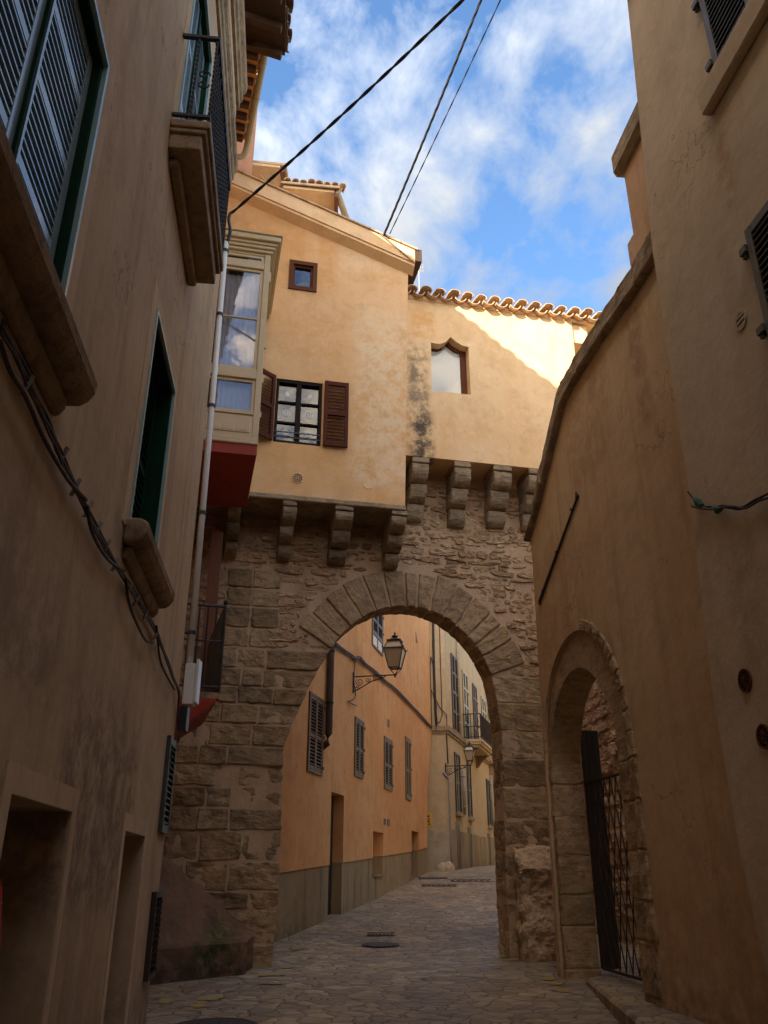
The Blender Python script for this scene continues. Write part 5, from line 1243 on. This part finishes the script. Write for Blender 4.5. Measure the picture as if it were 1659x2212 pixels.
# ================================================================ street lamps
def lantern(name, label, W, px, arm_px, k, body, group):
    """bracket lantern: wall point px, lamp at arm_px (pixel), all in real metres"""
    u, z = W.pix(*px); L_ = body
    root = thing(name, label, 'street lamp', W.P(u, z), group)
    arm = k; c = W.P(u, z, arm); N = W.n; U = W.u; Z = W.z
    m = MB(); W.box(m, u - .05, u + .05, z - .38, z + .10, 0, .03)
    m.tube([W.P(u, z, .02), W.P(u, z, arm + .05)], .016, 8)
    def spiral(n0, z0, r0, turns, sgn, a0=0):
        pts = []
        for i in range(20):
            t = i / 19; a = a0 + sgn * t * turns * 2 * PI; r = r0 * (1 - .8 * t); pts.append(W.P(u, z0 + r * math.sin(a), n0 + r * math.cos(a)))
        m.tube(pts, .009, 5)
    spiral(.16, z - .13, .10, 1.5, 1, 2.5); spiral(.36, z - .09, .065, 1.4, -1, .4); spiral(.53, z - .065, .045, 1.3, 1, 2); spiral(.70, z - .05, .035, 1.2, -1, 0); spiral(.09, z - .27, .06, 1.3, -1, 1)
    m.tube([W.P(u, z - .34, .03), W.P(u, z - .30, .14), W.P(u, z - .22, .28), W.P(u, z - .13, .45), W.P(u, z - .08, .66), W.P(u, z - .03, .78), W.P(u, z, .80)], .013, 6)
    m.lathe(c + Vector((0, 0, -.07)), [(.004, 0), (.022, .02), (.022, .045), (.012, .06), (.012, .09)], 10)
    part('bracket', m, M['iron'], root)
    m = MB(); z0 = .16; hb, wb, wt = .40 * L_, .115 * L_, .205 * L_
    def q4(w, zz): return [c + U * (w * a) + N * (w * b) + Z * zz for a, b in ((-1, -1), (1, -1), (1, 1), (-1, 1))]
    lo, hi = q4(wb, z0), q4(wt, z0 + hb)
    for i in range(4):
        m.tube([lo[i], hi[i]], .013, 5); m.tube([lo[i], lo[(i + 1) % 4]], .014, 5); m.tube([hi[i], hi[(i + 1) % 4]], .018, 5)
        m.tube([c + Z * .0, c + (lo[i] - c - Z * z0) * .5 + Z * .07, lo[i]], .010, 5)
    r1, r2 = q4(wt * .60, z0 + hb + .17 * L_), q4(wt * .72, z0 + hb + .185 * L_)
    for i in range(4): m.tube([hi[i], r1[i]], .012, 5); m.tube([r2[i], r2[(i + 1) % 4]], .014, 5); m.tube([hi[i], hi[i] + (hi[i] - c - Z * (z0 + hb)) * .16 + Z * .03], .011, 5)
    cap_ = q4(wt * .66, z0 + hb + .18 * L_); t2 = q4(wt * .30, z0 + hb + .245 * L_)
    m.add(cap_ + t2, [[0, 1, 5, 4], [1, 2, 6, 5], [2, 3, 7, 6], [3, 0, 4, 7], [4, 5, 6, 7], [3, 2, 1, 0]])
    m.lathe(c + Z * (z0 + hb + .245 * L_), [(.06 * L_, 0), (.045 * L_, .03), (.075 * L_, .045), (.07 * L_, .06), (.02, .075), (.014, .09), (.028, .11), (.022, .13), (.004, .16)], 12)
    fr_ = part('lantern_frame', m, M['iron'], root)
    m = MB(); li, hi2 = q4(wb * .96, z0 + .01), q4(wt * .96, z0 + hb); ri = q4(wt * .57, z0 + hb + .168 * L_)
    m.add(li + hi2 + ri, [[i, (i + 1) % 4, (i + 1) % 4 + 4, i + 4] for i in range(4)] + [[i + 4, (i + 1) % 4 + 4, (i + 1) % 4 + 8, i + 8] for i in range(4)] + [[3, 2, 1, 0]])
    part('lantern_glass', m, M['lampglass'], fr_)
    return root
lantern('street_lamp', 'black wrought iron bracket lantern high on the orange wall, framed by the arch', OH, (763, 1462), None, 1.02, 1.12, 'wall bracket street lamps')
FEl = Wall((2.3, 31), (.274, 1), 1)
lantern('street_lamp', 'smaller farther bracket lantern on the corner of the sand coloured house', Wall(tuple(FE.P(FE.pix(962, 1655)[0], 0, .0))[:2], (.25, 1), 1), (962, 1655), None, .90, .85, 'wall bracket street lamps')

# ================================================================ cables and pipes
def cable(name, label, pts, r, mat='cable', group=None, cat='cable', sag=0.0, n=24, twist=0):
    m = MB(); P = catmull([tuple(p) for p in pts], 6) if len(pts) > 2 else None
    if P is None:
        a, b = Vector(pts[0]), Vector(pts[1]); P = [a.lerp(b, i / n) - Vector((0, 0, sag * 4 * (i / n) * (1 - i / n))) for i in range(n + 1)]
    P = [Vector(p) for p in P]
    if twist:
        a, b = P[0], P[-1]; nn = int((b - a).length / .03); Q = []
        def at(t):
            f = t * (len(P) - 1); i = min(int(f), len(P) - 2); return P[i].lerp(P[i + 1], f - i)
        d = (b - a).normalized(); s1 = d.cross(Vector((0, 0, 1))).normalized(); s2 = d.cross(s1)
        for ph in range(twist):
            m.tube([at(i / nn) + (s1 * math.cos(i * .35 + ph * 2 * PI / twist) + s2 * math.sin(i * .35 + ph * 2 * PI / twist)) * r * .62 for i in range(nn + 1)], r, 5)
    else: m.tube(P, r, 6)
    return solo(name, m, M[mat], label, cat, P[0], group, smooth=True)
cA, cB = Vector((-2.03, 8.5, 8.10)), Vector((.83, 6.2, 9.0)); cA = ray(503, 458) * (8.45 / ray(503, 458).y); cB = ray(990, 0) * (6.2 / ray(990, 0).y)
cable('overhead_cable', 'single black overhead cable running from the white conduit up across the sky', [cA, cA + (cB - cA) * 1.3], .0135, group='overhead cables', sag=.10, twist=2)
p1 = ray(826, 516) * (11.75 / ray(826, 516).y); p2 = ray(1037, 0) * (8.6 / ray(1037, 0).y)
cable('overhead_cable', 'thick twisted black cable strung from the gable end over the lane', [p1, p1 + (p2 - p1) * 1.4], .0145, group='overhead cables', sag=.06, twist=3)
p1 = ray(842, 505) * (11.8 / ray(842, 505).y); p2 = ray(1079, 0) * (8.6 / ray(1079, 0).y)
cable('overhead_cable', 'thinnest dotted cable, rightmost of the three overhead', [p1, p1 + (p2 - p1) * 1.4], .0075, group='overhead cables', sag=.05, twist=2)
pin = ray(490, 527); PZ = 8.62
pc_ = lambda x, y, Y=8.66: ray(x, y) * (Y / ray(x, y).y)
pts = [pc_(490, 527), pc_(497, 500), pc_(494, 475), pc_(497, 462), pc_(503, 458)]
cable('drop_cable', 'black cable bending down into the top of the white conduit', pts, .022)
top_, bot_ = pc_(488, 524), pc_(409, 1432)
m = MB(); m.tube([top_, top_.lerp(bot_, .5), bot_], .036, 10); cd = solo('conduit_pipe', m, M['pvc'], 'long white plastic conduit running down the corner of the dark townhouse', 'pipe', bot_, smooth=True)
for y, x in ((547, 487), (712, 472), (928, 453), (1155, 432), (1380, 414)):
    t = (y - 524) / (1432 - 524); c = top_.lerp(bot_, t); m = MB(); m.tube([c + Vector((0, 0, -.02)), c + Vector((0, 0, .02))], .046, 10); m.tube([c, c + Vector((-.13, -.02, 0))], .012, 6); part('pipe_clip', m, M['iron'], cd)
b0_, b1_ = pc_(396, 1524), pc_(424, 1430)
m = MB(); m.box(Vector((b0_.x, 8.58, b0_.z)), Vector((.105, 0, 0)), Vector((0, .16, 0)), Vector((0, 0, b1_.z - b0_.z - .03)))
m.box(Vector((b0_.x + .109, 8.60, b0_.z + .02)), Vector((.03, 0, 0)), Vector((0, .15, 0)), Vector((0, 0, b1_.z - b0_.z)))
jb_ = solo('meter_box', m, M['pvc'], 'white plastic meter box fixed at the foot of the conduit', 'box', b0_, bevel=.006)
m = MB(); m.box(Vector((b0_.x - .03, 8.6, b0_.z - .26)), Vector((.09, 0, 0)), Vector((0, .12, 0)), Vector((0, 0, .24))); m.tube([Vector((b0_.x + .02, 8.62, b0_.z - .26)), Vector((b0_.x, 8.6, b0_.z - .36)), Vector((b0_.x - .04, 8.58, b0_.z - .50))], .012, 6); part('cable_gland', m, M['iron'], jb_)
lfp = lambda x, y, o=.035: LF.P(*LF.pix(x, y, o), o)
main = [(0, 702), (40, 780), (75, 860), (108, 930), (130, 985), (175, 1080), (240, 1205), (290, 1285), (330, 1352), (352, 1405), (372, 1460), (386, 1500), (383, 1560)]
m = MB()
P1 = catmull([tuple(lfp(*p)) for p in main], 5)
for k, (dz, dn, r) in enumerate(((0, 0, .010), (.018, .003, .007), (-.016, .002, .006))):
    m.tube([Vector(p) + Vector((0, 0, dz + .006 * math.sin(i * .9 + k * 2))) + LF.n * dn for i, p in enumerate(P1)], r, 6)
lc = solo('wall_cables', m, M['cablebrown'], 'bundle of brown cables slanting along the dark townhouse wall beneath the sills', 'cable', lfp(240, 1205), smooth=True)
m = MB()
for pts in ([(0, 735), (22, 800), (55, 855), (85, 925), (110, 975), (150, 1040), (186, 1080)], [(188, 1092), (196, 1140), (215, 1182), (240, 1215), (270, 1233)], [(272, 1248), (278, 1300), (298, 1352), (318, 1386), (335, 1380)], [(338, 1352), (345, 1420), (358, 1455), (378, 1490)]):
    m.tube([Vector(p) for p in catmull([tuple(lfp(*q, .05)) for q in pts], 5)], .010, 6)
part('slack_loop', m, M['cablebrown'], lc, smooth=True)
m = MB()
for (x, y) in ((52, 820), (130, 975), (158, 1042), (186, 1090), (205, 1135), (225, 1172), (245, 1210), (276, 1262), (290, 1290), (310, 1322), (330, 1372)):
    m = MB(); p = lfp(x, y, .02); m.tube([p - Vector((0, 0, .07)), p + Vector((0, 0, .02)) + LF.n * .03], .012, 6); part('cable_clip', m, M['grey'], lc)
ohp = lambda x, y, o=.05: OH.P(*OH.pix(x, y, o), o)
m = MB()
for k, dz in enumerate((0, .04, -.03)):
    m.tube([Vector(p) + Vector((0, 0, dz + .015 * math.sin(i * .8 + k))) for i, p in enumerate(catmull([tuple(ohp(*q)) for q in ((722, 1392), (750, 1410), (766, 1424), (775, 1422), (790, 1435), (815, 1457), (845, 1482), (880, 1515), (910, 1548), (933, 1572))], 5))], .018 if k else .024, 6)
m.tube([Vector(p) for p in catmull([tuple(ohp(*q)) for q in ((775, 1422), (768, 1430), (765, 1450), (764, 1470), (768, 1500), (762, 1512), (752, 1516), (770, 1524))], 5)], .012, 5)
solo('wall_cables', m, M['cablebrown'], 'dark cables drooping across the orange wall behind the bracket lantern', 'cable', ohp(775, 1422), smooth=True)
fep = lambda x, y, o=.06: FE.P(*FE.pix(x, y, o), o)
m = MB()
m.tube([fep(935.5, 1330), fep(936.5, 1400), fep(938, 1460), fep(941, 1540), fep(943, 1565), fep(941, 1578)], .045, 6)
for pts in (((949, 1345), (950.5, 1400), (953, 1480), (955, 1545), (950, 1560), (941, 1562)), ((931, 1418), (929, 1440), (931, 1500), (932, 1550), (933, 1575)), ((931, 1420), (937, 1440)), ((931, 1490), (950, 1528), (965, 1545)), ((965, 1543), (965.5, 1577))):
    m.tube([fep(*q) for q in pts], .016, 5)
solo('wall_cables', m, M['cable'], 'black cables hanging down the end of the sand coloured house', 'cable', fep(938, 1460), smooth=True)
r1p = lambda x, y, o=.03: R1.P(*R1.pix(x, y, o), o)
m = MB()
for k, pts in enumerate((((1486, 1062), (1492, 1070), (1500, 1080), (1515, 1094), (1545, 1094), (1575, 1097), (1600, 1100), (1625, 1088), (1659, 1066), (1690, 1050)), ((1500, 1082), (1530, 1100), (1560, 1092), (1600, 1096), (1630, 1080), (1665, 1064)), ((1494, 1093), (1510, 1098), (1540, 1100), (1580, 1094), (1610, 1098), (1640, 1082), (1665, 1074)))):
    m.tube([Vector(p) for p in catmull([tuple(r1p(*q, .03 + .012 * k)) for q in pts], 5)], .0085, 6)
rc_ = solo('wall_cables', m, M['cablebrown'], 'thin brown cables with green tape looping off the cream wall at the right', 'cable', r1p(1545, 1094), smooth=True)
for pts in (((1500, 1078), (1508, 1086), (1517, 1093)), ((1541, 1096), (1550, 1101), (1557, 1100))):
    m = MB(); m.tube([r1p(*q, .04) for q in pts], [.018, .034, .02], 8); part('green_tape', m, M['greenwrap'], rc_)

# ================================================================ small things in the lane
def cover(x, y, r, label, group):
    c = gpix(x, y, .008); m = MB(); m.lathe(c - Vector((0, 0, .004)), [(r, 0), (r, .006), (r - .03, .006), (r - .035, .002), (.0, .002)], 32)
    for k in range(-3, 4):
        h = math.sqrt(max(0.01, (r * .8) ** 2 - (k * r * .22) ** 2)); m.box(c + Vector((k * r * .22 - .012, -h, -.002)), Vector((.024, 0, 0)), Vector((0, 2 * h, 0)), Vector((0, 0, .006)))
    sl = (gz(c.y + .3) - gz(c.y - .3)) / .6
    for q in m.v: q.z += (q.y - c.y) * sl
    return solo('manhole_cover', m, M['castiron'], label, 'manhole cover', c, group)
cover(822, 2040, .30, 'round cast iron manhole cover in the middle of the lane under the arch', 'round manhole covers')
cover(462, 2218, .40, 'large dark round manhole cover cut by the bottom edge of the picture', 'round manhole covers')
def drain(x, y, w, d, label, mat='castiron'):
    c = gpix(x, y, .008); m = MB(); sl = gz(c.y + d) - gz(c.y)
    n = 7
    for k in range(n): m.box(c + Vector((-w / 2 + w * k / n, 0, -.002)), Vector((w / n * .6, 0, 0)), Vector((0, d, sl)), Vector((0, 0, .008)))
    m.box(c + Vector((-w / 2 - .02, -.02, -.004)), Vector((w + .04, 0, 0)), Vector((0, .03, 0)), Vector((0, 0, .010))); m.box(c + Vector((-w / 2 - .02, d, sl - .004)), Vector((w + .04, 0, 0)), Vector((0, .03, 0)), Vector((0, 0, .010)))
    return solo('drain_cover', m, M[mat], label, 'drain cover', c, 'rectangular drain covers')
drain(823, 2020, .45, .30, 'rectangular grated drain cover just beyond the round manhole cover')
drain(937, 1898, .9, .5, 'leftmost of the far drain covers near the sand coloured house')
drain(951, 1914, 1.0, .5, 'nearest wide dark drain cover at the end of the orange house')
drain(1020, 1904, 1.2, .6, 'far dark drain cover close to the right arch pier')
rs = MB(); a = LF.P(3.62, .02, -.1); LF.box(rs, 3.66, 3.70, -.30, .02, -.24, -.02)
rs.prism([LF.P(3.64, .02, -.03), LF.P(3.70, -.05, -.02), LF.P(3.80, -.27, -.015), LF.P(3.74, -.31, -.02), LF.P(3.64, -.30, -.02)], LF.n * .025)
solo('hanging_cloth', rs, M['redsign'], 'bright red cloth hanging in the near doorway at the left edge', 'cloth', LF.P(3.63, -.3, -.1))
an = MB(); ab = ray(905, 585) * (16 / ray(905, 585).y)
an.tube([ab - Vector((0, 0, 1.2)), ab + Vector((0, 0, .3))], .012, 6)
for k in range(3): an.tube([ab + Vector((-.15, 0, -.02 + k * .09)), ab + Vector((.14, .02, .0 + k * .09))], .008, 5)
for k in range(5): an.tube([ab + Vector((-.12 + k * .055, 0, -.05)), ab + Vector((-.12 + k * .055, 0, .2))], .006, 5)
solo('tv_antenna', an, M['grey'], 'pale rooftop television antenna peeping past the gable end', 'antenna', ab - Vector((0, 0, 1.2)))
